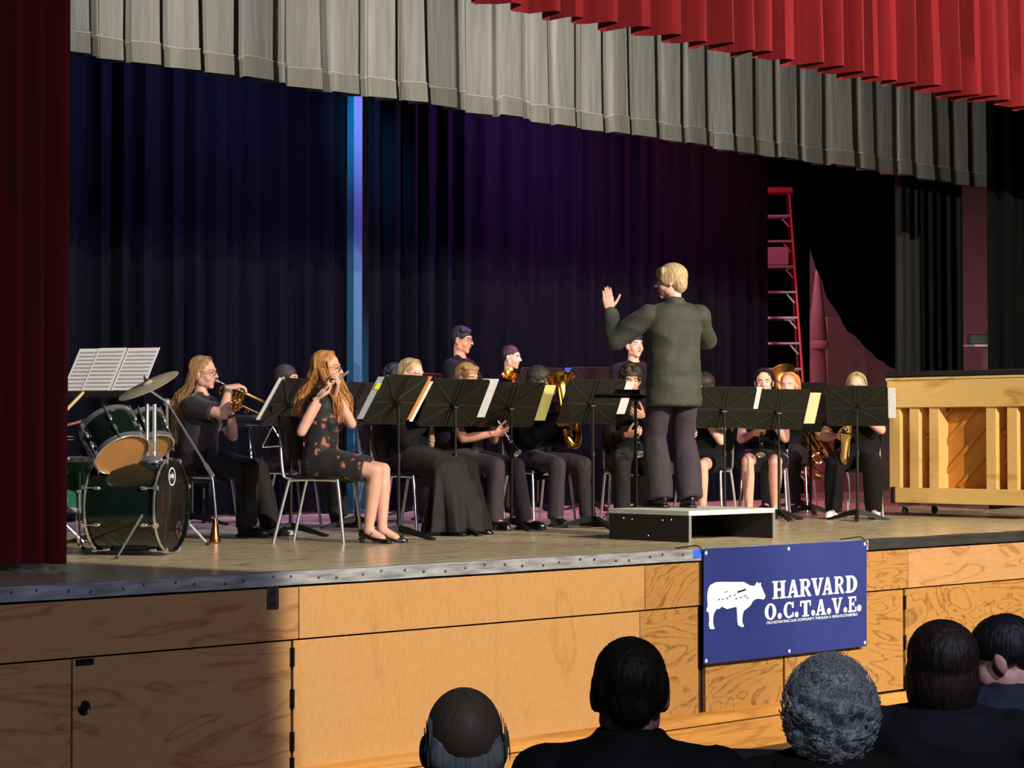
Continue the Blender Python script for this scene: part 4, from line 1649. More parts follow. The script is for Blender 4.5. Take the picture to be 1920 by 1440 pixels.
            for i in range(8):
                u = i / 7
                c = k0.lerp(Vector((f0.x, f0.y, .03)), u)
                n = 60
                r = []
                for j in range(n):
                    t = 2 * PI * j / n
                    w_ = 1 + (.22 * math.sin(t * 8 + 1.3) + .08 * math.sin(t * 15)) * u
                    r.append(c + rt0 * (math.cos(t) * (wdt + .115 + .05 * u) * w_) + fw0 * (math.sin(t) * (.10 + .07 * u) * w_))
                rings.append(r)
            mb.loft(rings)
        solid({'trousers': 'trousers'}.get(kind, 'skirt'), mb, .010 * v, bm, root, 3, wr=.005 if kind == 'trousers' else .003, wf=(11, 11, 6), seed=seed + 5)
    # ---- shoes
    for s in (1, -1):
        hp, k, f = Lg[s]
        out = Vector((s * .22, 1, 0)).normalized()
        M = orth(out)
        mb = MB()
        kind, sm = shoes
        g = Vector((f.x, f.y, f.z - .085))
        T = lambda p: g + M @ Vector(p)
        if kind == 'heel':
            mb.loft([[T((x, y, z + zz)) for x, y, zz in ((-w_, yy, 0), (w_, yy, 0), (w_ * .8, yy, hh), (-w_ * .8, yy, hh))] for yy, w_, z, hh in ((-.065, .022, .048, .05), (-.03, .026, .045, .035), (.03, .030, .022, .02), (.10, .036, .004, .03), (.15, .030, .003, .028), (.178, .014, .003, .018))])
            mb.tube([T((0, -.045, .06)), T((0, -.05, 0))], [.02, .014], 10)
            mb.tube([T((-.034, .03, .052)), T((-.02, .045, .075)), T((.02, .045, .075)), T((.034, .03, .052))], .006, 6)
            mb.tube([T((0, .045, .078)), T((0, .09, .04))], .005, 6)
        elif kind == 'flat':
            mb.loft([[T((x, y, z + zz)) for x, y, zz in ((-w_, yy, 0), (w_, yy, 0), (w_ * .9, yy, hh), (-w_ * .9, yy, hh))] for yy, w_, z, hh in ((-.07, .025, .0, .06), (-.03, .032, .0, .04), (.05, .036, .0, .03), (.12, .042, .0, .04), (.16, .036, .0, .034), (.185, .018, .0, .02))])
        else:
            mb.ell(T((0, .0, .055)), (.040, .07, .055), M)
            mb.ell(T((0, .085, .035)), (.046, .10, .038), M)
            mb.ell(T((0, -.01, .10)), (.040, .048, .04), M)
            mb.loft([[T((x, y, z)) for x, y, z in ((-w_, yy, 0), (w_, yy, 0), (w_, yy, .02), (-w_, yy, .02))] for yy, w_ in ((-.075, .022), (-.06, .036), (0, .038), (.08, .046), (.14, .044), (.185, .022))])
        o = solid('shoe', mb, .006 * v, sm, root, 2)
        if sm is M_whiteshoe:
            MB().loft([[T((x, y, z)) for x, y, z in ((-w_, yy, -.001), (w_, yy, -.001), (w_, yy, .016), (-w_, yy, .016))] for yy, w_ in ((-.08, .024), (-.06, .040), (0, .042), (.08, .050), (.14, .047), (.19, .022))]).build('sole', M_sole, o)
    W = mw(loc, az) @ Matrix.Scale(h, 4)
    return dict(root=root, W=W, head=W @ HM, N=W @ N, mouth=(W @ HM) @ Vector((0, .104, -.056)), hand={s: W @ A[s][2] for s in (1, -1)}, A=A, Lg=Lg, S=S, h=h, az=az)


def at_floor(px, py, rel, z=STAGE):
    return gz(px, py, z), bearing(px, rel)

# ------------------------------------------------------------------ instruments (local: origin at the mouthpiece, +y along the instrument)
def fr(o, d, up=(0, 0, 1), roll=0):
    M = orth(d, up) @ Matrix.Rotation(R(roll), 3, 'Y')
    return Matrix.Translation(Vector(o)) @ M.to_4x4()


def grip(F, pt, d, n, curl=45, **k):
    """a hand whose palm closes on point pt of an instrument frame F (person-local)"""
    d, n = Vector(d).normalized(), Vector(n).normalized()
    n = (n - d * n.dot(d)).normalized()
    p = F @ Vector(pt) - d * .085 - n * .024
    return dict(p=p, d=d, n=n, curl=curl, **k)


def loops(pts, r=.006, n=8):
    return MB().tube(pts, r, n)


M_silver = mat('silver_plate', '#e2e2e0', .32, .8)
M_gold = mat('gold_lacquer', '#e3c377', .26, 1, var=.08, scale=(9, 9, 9))
M_ebony = mat('ebony_body', '#100e0e', .3)


def trumpet(M, label):
    t = thing('trumpet', label, 'trumpet', M=M)
    MB().lathe([(.0135, 0), (.0135, .006), (.008, .018), (.0045, .03), (.0045, .075), (.0058, .085)], 14, Matrix.Rotation(R(-90), 3, 'X')).build('mouthpiece', M_silver, t)
    lead = [(0.018, .085, 0), (.018, .2, 0), (.018, .40, 0)] + [tuple(p) for p in arc((.018, .40, -.045), .045, 90, -90, 8, (0, 1, 0), (0, 0, 1))] + [(.018, .3, -.09), (.012, .25, -.09)]
    MB().tube([(0, .07, 0), (.018, .10, 0)] + lead[1:], .006, 8).build('leadpipe', M_brass, t)
    for y in (.175, .205, .235):
        v = MB().lathe([(.0125, -.13), (.0125, .0)], 14, None, (0, y, .0)).build('valve', M_brass, t)
        MB().lathe([(.0035, 0), (.0035, .03), (.009, .031), (.009, .036), (.001, .037)], 10, None, (0, y, 0)).build('finger_button', M_silver, v)
    P = [(0, .175, -.07), (-.018, .14, -.09)] + [tuple(p) for p in arc((-.018, .09, -.045), .045, 270, 90, 8, (0, 1, 0), (0, 0, 1))] + [(-.018, .2, 0), (-.018, .36, 0)]
    MB().tube(P, .0062, 8).build('bell_tube', M_brass, t)
    MB().lathe([(.0062, .32), (.0075, .37), (.012, .42), (.02, .45), (.036, .475), (.055, .488), (.061, .49), (.059, .487), (.034, .468), (.01, .42)], 26, Matrix.Rotation(R(-90), 3, 'X'), (-.018, 0, 0)).build('bell', M_brass, t)
    MB().tube(arc((.03, .205, -.075), .035, 0, 360, 12, (0, 1, 0), (0, 0, 1)), .005, 6).build('valve_slide', M_brass, t)
    MB().tube(arc((.018, .31, -.115), .014, 0, 350, 12, (0, 1, 0), (0, 0, 1)), .0025, 6).build('finger_ring', M_brass, t)
    return t


def flute(M, label):                        # along +y from the closed end; mouth hole at y = .17
    t = thing('flute', label, 'flute', M=M)
    MB().tube([(0, 0, 0), (0, .22, 0)], .0098, 12).build('head_joint', M_silver, t)
    MB().tube([(0, .21, 0), (0, .56, 0)], .0098, 12).build('body_joint', M_silver, t)
    MB().tube([(0, .555, 0), (0, .675, 0)], .0096, 12).build('foot_joint', M_silver, t)
    MB().ell((0, .17, .008), (.013, .022, .006)).build('lip_plate', M_silver, t)
    for i in range(15):
        y = .26 + i * .026
        MB().lathe([(.0085, 0), (.0085, .004), (.001, .005)], 10, None, (.0015 * (i % 2), y, .0095)).build('key', M_silver, t)
    MB().tube([(.011, .25, .008), (.011, .62, .008)], .0025, 6).build('key_rod', M_chrome, t)
    return t


def clarinet(M, label):
    t = thing('clarinet', label, 'clarinet', M=M)
    MX = Matrix.Rotation(R(-90), 3, 'X')
    MB().lathe([(.004, -.01), (.009, .03), (.0115, .07)], 12, MX).build('mouthpiece', M_ebony, t)
    MB().lathe([(.0135, .025), (.0135, .05)], 12, MX).build('ligature', M_silver, t)
    MB().lathe([(.015, .07), (.0155, .10), (.015, .13)], 14, MX).build('barrel', M_ebony, t)
    MB().lathe([(.0125, .13), (.0125, .36)], 14, MX).build('upper_joint', M_ebony, t)
    MB().lathe([(.013, .36), (.0135, .56)], 14, MX).build('lower_joint', M_ebony, t)
    b = MB().lathe([(.015, .56), (.018, .60), (.027, .645), (.036, .665), (.037, .667), (.034, .664), (.02, .62)], 20, MX).build('bell', M_ebony, t)
    MB().lathe([(.0375, .662), (.0385, .667), (.0365, .669), (.035, .664)], 20, MX).build('bell_ring', M_chrome, b)
    for y in (.13, .355, .56):
        MB().lathe([(.0165, y - .004), (.0165, y + .004)], 14, MX).build('ring', M_chrome, t)
    for i in range(9):
        y = .16 + i * .044
        MB().lathe([(.0075, 0), (.0075, .005), (.001, .006)], 10, None, (0, y, .013)).build('key', M_chrome, t)
        MB().tube([(.012, y - .015, .01), (.014, y + .03, .006)], .0028, 6).build('lever', M_chrome, t)
    MB().tube([(.014, .15, .008), (.014, .54, .008)], .0024, 6).build('key_rod', M_chrome, t)
    return t


def saxophone(M, label):                     # z up, mouthpiece at the origin pointing at -y (the player)
    t = thing('alto_saxophone', label, 'saxophone', M=M)
    MB().tube([(0, -.01, -.004), (0, .05, .002), (0, .085, .006)], [.006, .011, .012], 12).build('mouthpiece', M_ebony, t)
    nk = spline([(0, .08, .006), (0, .13, .015), (0, .185, -.005), (0, .205, -.05), (0, .205, -.085)], 5)
    MB().tube(nk, [.008 + .004 * i / len(nk) for i in range(len(nk))], 12).build('neck', M_gold, t)
    body = [Vector((0, .205, -.08)), Vector((0, .205, -.30)), Vector((0, .205, -.58))]
    MB().tube(spline(body, 6), [.0125 + .017 * i / 12 for i in range(13)], 16).build('body_tube', M_gold, t)
    bow = arc((0, .25, -.58), .045, 180, 360, 10, (0, 1, 0), (0, 0, 1))
    MB().tube(bow, [.0295 + .006 * i / 10 for i in range(11)], 16).build('bow', M_gold, t)
    bl_ = MB().lathe([(.0355, 0), (.037, .06), (.041, .12), (.05, .17), (.060, .20), (.064, .205), (.060, .201), (.04, .16), (.03, .08)], 24, Matrix.Rotation(R(-12), 3, 'X'), (0, .295, -.585)).build('bell', M_gold, t)
    for i in range(10):
        z = -.12 - i * .044
        s = 1 if i % 2 else -.3
        r = .010 + .0008 * i
        MB().lathe([(r, 0), (r, .004), (r * .5, .006), (.001, .008)], 12, Matrix.Rotation(R(-90), 3, 'X'), (s * .006, .205 + .016 + .0018 * i, z)).build('key_cup', M_gold, t)
    for i in range(3):
        MB().lathe([(.017, 0), (.017, .005), (.008, .008), (.001, .009)], 14, Matrix.Rotation(R(75), 3, 'Y'), (.036, .255 + .02 * i, -.50 + .07 * i)).build('pad_cup', M_gold, t)
    for s in (-1, 1):
        MB().tube([(s * .022, .215, -.1), (s * .034, .215, -.58)], .003, 6).build('key_rod', M_gold, t)
    return t


def big_horn(M, label, name, cat, sc=1.0, m=None, ext=0):
    """euphonium / tuba: bell opens at +z, body about the origin, valves on the player's (-y) side"""
    m = m or M_brass
    t = thing(name, label, cat, M=M @ Matrix.Scale(sc, 4))
    MB().lathe([(.045, .05), (.05, .12 + ext * .5), (.06, .22 + ext), (.08, .29 + ext), (.11, .335 + ext), (.138, .35 + ext), (.14, .353 + ext), (.136, .35 + ext), (.10, .325 + ext), (.06, .25 + ext), (.035, .12)], 32, None, (.06, .0, .0)).build('bell', m, t)
    P = spline([(.06, 0, .06), (.06, 0, -.05), (.055, 0, -.18), (.03, 0, -.26), (-.02, 0, -.285), (-.065, 0, -.25), (-.085, 0, -.17), (-.085, 0, -.02), (-.085, 0, .10), (-.075, 0, .15), (-.045, .01, .175), (-.015, .015, .15), (-.005, .015, .10)], 5)
    n = len(P)
    MB().tube(P, [.045 - .031 * (i / n) for i in range(n)], 14).build('main_bow', m, t)
    for k, (dx, zz, hh, rr) in enumerate(((-.02, -.02, .16, .030), (.0, -.04, .14, .026), (-.04, -.06, .12, .022), (.02, -.1, .10, .02), (-.02, -.14, .08, .018))):
        y = -.03 - .012 * (k % 3)
        pts = [Vector((dx - rr, y, zz + hh * .5)), Vector((dx - rr, y, zz - hh * .5))] + arc((dx, y, zz - hh * .5), rr, 180, 360, 6) + [Vector((dx + rr, y, zz + hh * .5))] + arc((dx, y, zz + hh * .5), rr, 0, 150, 5)
        MB().tube(pts, .0085, 8).build('tubing_loop', m, t)
    for k in range(3):
        v = MB().lathe([(.0155, -.10), (.0155, .05)], 14, None, (-.045 + k * .036, -.055, -.02)).build('valve', m, t)
        MB().lathe([(.004, .05), (.004, .085), (.011, .086), (.011, .092), (.001, .093)], 10, None, (-.045 + k * .036, -.055, -.02)).build('finger_button', M_silver, v)
    MB().tube(spline([(-.075, -.02, .02), (-.07, -.08, .10), (-.03, -.13, .14), (.0, -.16, .15)], 5), [.0075] * 15 + [.012], 8).build('leadpipe', m, t)
    return t


# ------------------------------------------------------------------ the band
M_floral = mat('floral_dress', '#14100f', .7, sheen=.1)
nt = M_floral.node_tree
tcn = nt.nodes.new('ShaderNodeTexCoord')
vo = nt.nodes.new('ShaderNodeTexNoise')
vo.inputs['Scale'].default_value = 19
vo.inputs['Detail'].default_value = 2
crn = nt.nodes.new('ShaderNodeValToRGB')
crn.color_ramp.elements[0].position = .60
crn.color_ramp.elements[0].color = lin('#110e0e')
crn.color_ramp.elements[1].position = .68
crn.color_ramp.elements[1].color = lin('#a8604a')
nt.links.new(tcn.outputs['Object'], vo.inputs['Vector'])
nt.links.new(vo.outputs['Fac'], crn.inputs['Fac'])
nt.links.new(crn.outputs[0], nt.nodes['Principled BSDF'].inputs['Base Color'])
M_sheer = mat('dark_grey_blouse', '#1b1518', .7, var=.25, scale=(9, 9, 9), sheen=.2)
M_specs = mat('dark_red_glasses', '#4a1216', .3)
M_specsb = mat('black_glasses', '#16110f', .3)

BAND = {}


def sitter(key, label, px, py, rel, chair_label, **k):
    loc, az = at_floor(px, py, rel)
    if chair_label:
        chair(loc, az, chair_label)
    BAND[key] = person(label, loc, az, **k)
    return BAND[key]


# trumpet player
F = fr((0, .137, 1.125), (0.03, 1, -.42))
p = sitter('trumpet', 'seated person with long light-brown hair and red glasses playing a trumpet', 372, 1005, 112, 'black stacking chair under the trumpet player', fem=True,
           hair=('long', H_blond, .56), specs=M_specs, top=('short', M_sheer, 1.06, -.14), lean=2, head=(6, -4, 0), wide=1.06, seed=3,
           rh=grip(F, (.03, .205, .02), (-.55, .75, .15), (-.2, -.2, -1), 32), lh=grip(F, (-.02, .2, -.09), (.15, .8, .55), (1, -.2, 0), 50),
           elbows=((.7, -.1, -1), (-.7, -.1, -1)), feet=((.09, .40, .085), (-.09, .52, .085)), bottom=('trousers', M_trouser, 1.12), shoes=('shoe', M_shoe))
trumpet(p['W'] @ F, 'shiny brass trumpet held by the player beside the cymbal')
for s, col, lab in ((1, '#6f7266', 'beaded grey bracelet on trumpet player wrist'), (-1, '#111111', 'black wristband on trumpet player far arm')):
    a, e, wv = p['A'][s]
    u = (e - wv).normalized()
    MM = orth(u)
    c = wv + u * .035
    b = MB()
    for k in range(3 if s == 1 else 2):
        b.tube([c + u * (.012 * k) + (MM.col[0] * math.cos(t) + MM.col[2] * math.sin(t)) * .031 for t in [2 * PI * i / 14 for i in range(14)]], .0055, 6, closed=True)
    o = b.build('bracelet', mat('bracelet' + str(s), col, .4))
    o.matrix_world = p['W']
    tag(o, lab, 'bracelet')

# flute player
F = fr((-.165, .145, 1.165), (.97, .0, -.25))
p = sitter('flute', 'seated person with long strawberry hair in black floral dress playing a flute', 600, 1017, 108, 'black stacking chair with chrome legs under the flute player', fem=True,
           hair=('long', H_red, .36, .36), specs=M_specsb, top=('sleeveless', M_floral, 1.0), bottom=('shortskirt', M_floral, .80), lean=3, head=(2, -3, 0), seed=8, wide=.98,
           rh=grip(F, (0, .50, -.004), (-.3, .75, .45), (.1, -.3, 1), 40), lh=grip(F, (0, .30, 0), (.35, .35, .8), (.2, -1, .1), 42),
           elbows=((.6, -.3, -1), (-.5, .4, -1)), feet=((.06, .36, .085), (-.06, .42, .085)), shoes=('heel', M_shoe))
flute(p['W'] @ F, 'silver flute held up by player in the floral dress')

# player hidden behind the flute player
sitter('hidden', 'seated person in dark trousers mostly hidden behind flute player', 533, 986, 112, 'black stacking chair behind the flute player', hair=('short', H_dark), seed=5, detail=.8, skin=M_warm,
       feet=((.1, .50, .085), (-.1, .44, .085)))

# dark curly-haired player
sitter('curly', 'seated person with dark curly hair behind a stand with yellow sticker', 738, 978, 128, 'black stacking chair under the curly-haired player', hair=('curly', H_black), skin=M_warm, seed=6, detail=.85,
       rh=dict(p=(.17, .30, .78), d=(-.4, .6, .5), n=(-1, 0, 0), curl=40), head=(0, -6, 0), h=1.02)

# long skirt
p = sitter('skirt', 'seated person with blond braid in long black skirt', 768, 1000, 128, 'black stacking chair under the long-skirted player', fem=True, hair=('long', H_blonde, .2), top=('long', M_cloth),
           bottom=('longskirt', M_trouser), shoes=('flat', M_shoe), head=(0, -10, 0), seed=9, feet=((.13, .46, .085), (-.13, .46, .085)),
           rh=dict(p=(.08, .24, .86), d=(-.5, .5, .5), n=(-1, 0, 0), curl=45), lh=dict(p=(-.08, .22, .95), d=(.5, .5, .5), n=(1, 0, 0), curl=45))
br = MB()
Wp = p['W']
for k in range(3):
    pts = []
    for i in range(22):
        u = i / 21
        a = 2 * PI * (u * 5 + k / 3)
        pts.append(Vector((-.10 + .014 * math.cos(a), .115 + .02 * u + .010 * math.sin(a), 1.03 - .42 * u)))
    br.tube(pts, [.014] * 18 + [.011, .009, .006, .003], 8)
br.build('braid', H_blonde, p['root'])

# boy with clarinet
F = fr((0, .130, 1.115), (0, .62, -.78))
p = sitter('boy', 'seated boy with light-brown hair playing clarinet', 872, 991, 132, 'black stacking chair under the boy with clarinet', hair=('boy', H_blond), skin=M_warm, top=('short', M_cloth), head=(0, -10, 0), seed=12,
           bottom=('trousers', M_greytr), rh=grip(F, (0, .44, .0), (-.7, .6, .1), (-.5, -.4, .6), 40), lh=grip(F, (0, .24, 0), (.7, .6, .2), (.5, -.4, .6), 40), feet=((.10, .40, .085), (-.13, .50, .085)), wide=1.0)
clarinet(p['W'] @ F, 'black clarinet with silver keys held by boy with light-brown hair')

# euphonium player
p = sitter('horn', 'seated person with dark hair and glasses in dark jacket holding a euphonium', 1008, 984, 143, 'black stacking chair under the euphonium player', hair=('bob', H_charcoal), skin=M_brown, specs=M_specsb, top=('jacket', M_cloth, 1.05, -.16),
           head=(0, -3, 0), seed=14, bottom=('trousers', M_greytr), rh=dict(p=(.02, .30, .82), d=(-.8, .5, .1), n=(-.3, -.2, -1), curl=40), lh=dict(p=(-.14, .26, .74), d=(.5, .6, .2), n=(1, .2, 0), curl=45), feet=((.12, .40, .085), (-.16, .46, .085)))
big_horn(p['W'] @ Matrix.Translation((-.14, .24, .90)) @ Matrix.Rotation(R(-8), 4, 'Y') @ Matrix.Rotation(R(20), 4, 'X'), 'brass euphonium with upright bell beside front music stand', 'euphonium', 'euphonium', .92)

# clarinet player beside the podium
F = fr((0, .128, 1.115), (0, .6, -.8))
p = sitter('clar', 'seated person in black long-sleeved shirt playing clarinet left of the conductor legs', 1182, 985, 172, 'black stacking chair beside the podium', hair=('curly', H_dark), skin=M_warm, top=('long', M_cloth), head=(0, -8, 0), seed=16,
           rh=grip(F, (0, .44, .0), (-.7, .6, .1), (-.5, -.4, .6), 42), lh=grip(F, (0, .24, 0), (.7, .6, .2), (.5, -.4, .6), 42), feet=((.12, .36, .085), (-.14, .36, .085)))
clarinet(p['W'] @ F, 'black clarinet held in front of black long-sleeved shirt')

# bare-legged clarinet player behind the podium
F = fr((0, .128, 1.115), (0.0, .6, -.8))
p = sitter('legs', 'seated person in short black skirt playing clarinet right of the conductor legs', 1322, 976, 196, 'black stacking chair behind the podium', fem=True, hair=('bob', H_dark), top=('sleeveless', M_cloth), bottom=('shortskirt', M_cloth, .7), head=(0, -8, 0), seed=18,
           rh=grip(F, (0, .44, .0), (-.7, .6, .1), (-.5, -.4, .6), 42), lh=grip(F, (0, .24, 0), (.7, .6, .2), (.5, -.4, .6), 42), feet=((.07, .34, .085), (-.08, .36, .085)), shoes=('flat', M_shoe), h=.98)
clarinet(p['W'] @ F, 'black clarinet with shiny bell above bare knees, right of conductor')

# leather skirt
F = fr((0, .128, 1.115), (0, .52, -.85))
p = sitter('leather', 'seated person with black hair and leather skirt playing clarinet', 1434, 969, 184, 'black stacking chair under the leather-skirted player', fem=True, hair=('long', H_black, .2), top=('sleeveless', M_cloth, 1.05), bottom=('shortskirt', M_leather, .78), head=(0, -4, 0), seed=20, h=1.03, wide=1.12,
           rh=grip(F, (0, .42, .0), (-.7, .6, .1), (-.5, -.4, .6), 42), lh=grip(F, (0, .24, 0), (.7, .6, .2), (.5, -.4, .6), 42), feet=((.11, .36, .085), (-.11, .30, .085)), shoes=('flat', M_shoe))
clarinet(p['W'] @ F, 'black clarinet with silver keys hanging over the leather skirt')

# tuba player
p = sitter('tuba', 'seated person with red hair behind leather-skirted player, holding the tuba', 1482, 958, 192, 'black stacking chair under the tuba player', fem=True, hair=('long', H_red, .25), top=('short', M_cloth), head=(6, -4, 0), seed=22, h=1.04,
           rh=dict(p=(-.14, .36, .84), d=(-.5, .8, 0), n=(-1, 0, -.2), curl=40), lh=dict(p=(-.36, .20, .72), d=(-.2, .8, 0), n=(1, 0, 0), curl=45))
tb = gd(1512, 826, 21.2)
top_ = gd(1424, 697, 21.6)
up_ = (top_ - tb).normalized()
xax = Vector((math.sin(bearing(1530, 90)), math.cos(bearing(1530, 90)), 0))
yax = up_.cross(xax).normalized()
xax = yax.cross(up_)
MT = Matrix.Identity(4)
for i, a in enumerate((xax, yax, up_)):
    for j in range(3):
        MT[j][i] = a[j]
MT.translation = tb
big_horn(MT, 'large dull brass tuba leaning behind the leather-skirted player', 'tuba', 'tuba', 1.6, M_oldbrass, ext=.13)

# saxophone player
F = Matrix.Translation((0.02, .135, 1.10)) @ Matrix.Rotation(R(-6), 4, 'Y') @ Matrix.Rotation(R(6), 4, 'X')
p = sitter('sax', 'seated person with blond hair in black playing saxophone beside the piano', 1607, 970, 184, 'black stacking chair under the saxophone player', fem=True, hair=('long', H_blonde, .2), top=('short', M_cloth, 1.12), bottom=('trousers', M_cloth, 1.1), head=(0, -12, 0), seed=24, h=1.0, wide=1.2,
           rh=grip(F, (.02, .215, -.40), (-.5, .8, -.1), (-.8, -.2, .2), 45), lh=grip(F, (-.02, .205, -.18), (.5, .8, .1), (.9, -.2, 0), 45), feet=((.18, .36, .085), (-.17, .36, .085)), shoes=('shoe', M_whiteshoe),
           elbows=((.9, -.2, -.8), (-.9, -.2, -.8)))
saxophone(p['W'] @ F, 'gold alto saxophone in front of black shirt beside piano')

# back row, standing
loc, az = at_floor(862, 968, 118)
BAND['glasses'] = person('standing boy with black hair and glasses in back row before dark curtain', loc, az, sit=False, h=1.04, hair=('boy', H_black), skin=M_warm, specs=M_specsb, seed=30, detail=.85, head=(0, -8, 0),
                         rh=dict(p=(.18, .34, 1.02), d=(0, 1, 0), n=(0, 0, -1), curl=30), lh=dict(p=(-.18, .34, 1.02), d=(0, 1, 0), n=(0, 0, -1), curl=30))
loc, az = at_floor(955, 960, 112)
BAND['pink'] = person('standing boy with cropped hair and pink-lit face holding a baritone horn', loc, az, sit=False, h=.965, hair=('crop', H_dark), skin=M_fair, seed=32, detail=.85, head=(0, -6, 0),
                      rh=dict(p=(.06, .26, 1.16), d=(-.6, .6, .2), n=(-1, 0, 0), curl=45), lh=dict(p=(-.12, .24, 1.10), d=(.6, .6, .2), n=(1, 0, 0), curl=45))
rt_, fw_, up_z = view_axes(955)
ax_ = (fw_ * -.62 + up_z * .75 - rt_ * .12).normalized()
bh = gd(958, 700, 20.35)
Mh = frame_z(bh - ax_ * .22, ax_, rt_) @ Matrix.Translation((-.037, 0, 0))
big_horn(Mh, 'small brass baritone horn, its round bell below the pink-lit face', 'baritone_horn', 'baritone horn', .62)
loc, az = at_floor(1188, 962, 150)
BAND['behind'] = person('standing person in dark top half hidden behind conductor elbow', loc, az, sit=False, h=1.03, hair=('short', H_black), skin=M_fair, seed=34, detail=.85, wide=.97,
                        rh=dict(p=(.18, .34, 1.02), d=(0, 1, 0), n=(0, 0, -1), curl=30), lh=dict(p=(-.18, .34, 1.02), d=(0, 1, 0), n=(0, 0, -1), curl=30))

# conductor on the podium
loc, az = at_floor(1264, 952, -25, STAGE + PH)
BAND['conductor'] = person('conductor with blond hair in dark jacket standing on podium, hand raised', loc, az, sit=False, h=1.04, hair=('bowl', H_blonde), skin=M_fair, specs=M_specsb, seed=40, wide=1.12,
                           top=('jacket', M_jacket, 1.06, -.20), bottom=('trousers', M_greytr, 1.35), head=(-58, -4, 0),
                           lh=dict(p=(-.36, .28, 1.36), d=(-.10, .05, 1), n=(.25, .95, 0), curl=8, spread=0, thumb=(.55, .15)), rh=dict(p=(.20, .36, 1.24), d=(-.1, .8, .5), n=(-1, 0, 0), curl=25),
                           elbows=((.9, -.1, -.7), (-.45, -.1, -1)), feet=((.11, -.02, .085), (-.09, .03, .085)), twist=8)

# ------------------------------------------------------------------ audience
M_aud = mat('dark_jacket_cloth', '#0d0e14', .85, var=.2, scale=(9, 9, 9))
M_audblue = mat('dark_blue_shirt', '#1c2230', .8, var=.2, scale=(9, 9, 9))
M_audred = mat('brown_red_sweater', '#2b1a1c', .85, var=.3, scale=(30, 30, 60))
M_audseat = mat('dark_seat_cloth', '#101012', .8)


def audience(px, top_y, d, rel, label, h=1.0, head=(0, 0, 0), **k):
    top = gd(px, top_y, d)
    z0 = top.z - 1.305 * h
    loc = Vector((top.x, top.y, z0))
    az = bearing(px, rel)
    ud = Vector((math.sin(az), math.cos(az), 0)) * .03
    loc -= ud
    o = thing('auditorium_seat', 'dark auditorium seat under ' + label[1], 'seat', loc, az, 'auditorium seats')
    MB().box((0, .02, .42), (.48, .46, .07)).build('seat', M_audseat, o, bevel=.02)
    MB().box((0, -.25, .62), (.48, .07, .55), Matrix.Rotation(R(8), 3, 'X')).build('backrest', M_audseat, o, bevel=.03)
    for s in (-1, 1):
        MB().box((s * .26, -.02, .30), (.035, .40, .60)).build('armrest', M_audseat, o, bevel=.01)
    return person(label[0], loc, az, h=h, head=head, hz=.595, **k)


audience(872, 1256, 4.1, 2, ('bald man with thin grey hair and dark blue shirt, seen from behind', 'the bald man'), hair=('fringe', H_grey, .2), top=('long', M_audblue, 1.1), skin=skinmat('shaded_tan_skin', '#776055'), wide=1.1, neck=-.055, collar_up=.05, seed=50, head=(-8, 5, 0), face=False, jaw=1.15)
audience(1183, 1194, 4.9, 4, ('dark-haired man in black shirt silhouetted before the plywood', 'the dark-haired man'), hair=('crop', H_dark), top=('long', M_aud, 1.1), skin=M_fair, wide=1.15, h=1.08, neck=-.03, collar_up=.02, seed=52, head=(-6, 9, 0), face=False, jaw=1.1)
audience(1560, 1236, 5.2, 6, ('person with curly white hair and patterned brown sweater, seen from behind', 'the curly white-haired person'), hair=('perm', H_white), top=('long', M_audred, 1.05), fem=True, wide=1.1, neck=-.04, collar_up=.02, seed=54, head=(0, 6, 0), face=False)
audience(1768, 1166, 6.1, 0, ('person with dark bobbed hair seen from behind, below the plywood door', 'the person with bobbed hair'), hair=('bob', H_dark), top=('long', M_aud, 1.1), wide=1.2, h=1.06, neck=-.03, collar_up=.02, seed=56, head=(-12, 4, 0), face=False)
audience(1885, 1152, 6.9, -20, ('dark-haired man in profile with head bowed at picture edge', 'the man with bowed head'), hair=('short', H_black), top=('long', M_audblue, 1.1), wide=1.1, h=1.08, neck=-.03, collar_up=.02, seed=58, head=(-60, -22, 0))
e = gd(1412, 1398, 6.2)
o = thing('auditorium_seat', 'empty dark auditorium seat between black-shirted man and white-haired person', 'seat', (e.x, e.y, e.z - 1.02), bearing(1415, 4), 'auditorium seats')
MB().box((0, .26, .42), (.48, .46, .07)).build('seat', M_audseat, o, bevel=.02)
MB().box((0, 0, .72), (.5, .07, .6), Matrix.Rotation(R(8), 3, 'X')).build('backrest', M_audseat, o, bevel=.05)
for s in (-1, 1):
    MB().box((s * .26, .22, .30), (.035, .40, .60)).build('armrest', M_audseat, o, bevel=.01)

# ------------------------------------------------------------------ banner on the stage front
M_bann = mat('blue_vinyl_banner', '#262f6a', .42, var=.05, scale=(4, 4, 4), bump=.004, bscale=(5, 5, 3))
M_bwhite = mat('white_banner_print', '#e9efe6', .5)
M_bgrey = mat('grey_banner_print', '#8f948c', .5)
M_bdark = mat('dark_banner_print', '#252a3a', .5)
BY = EDGE - .052
bx0, bx1 = gY(1319, 1100, BY).x, gY(1625, 1100, BY).x
bzt, bzb = STAGE + .004, gY(1319, 1246, BY).z


def sag(x, z):                                  # gentle billow of the vinyl
    u = (x - bx0) / (bx1 - bx0)
    v = (z - bzb) / (bzt - bzb)
    return BY - .004 * math.sin(PI * u) * math.sin(PI * v) - .002 * math.sin(5 * u + 2 * v)


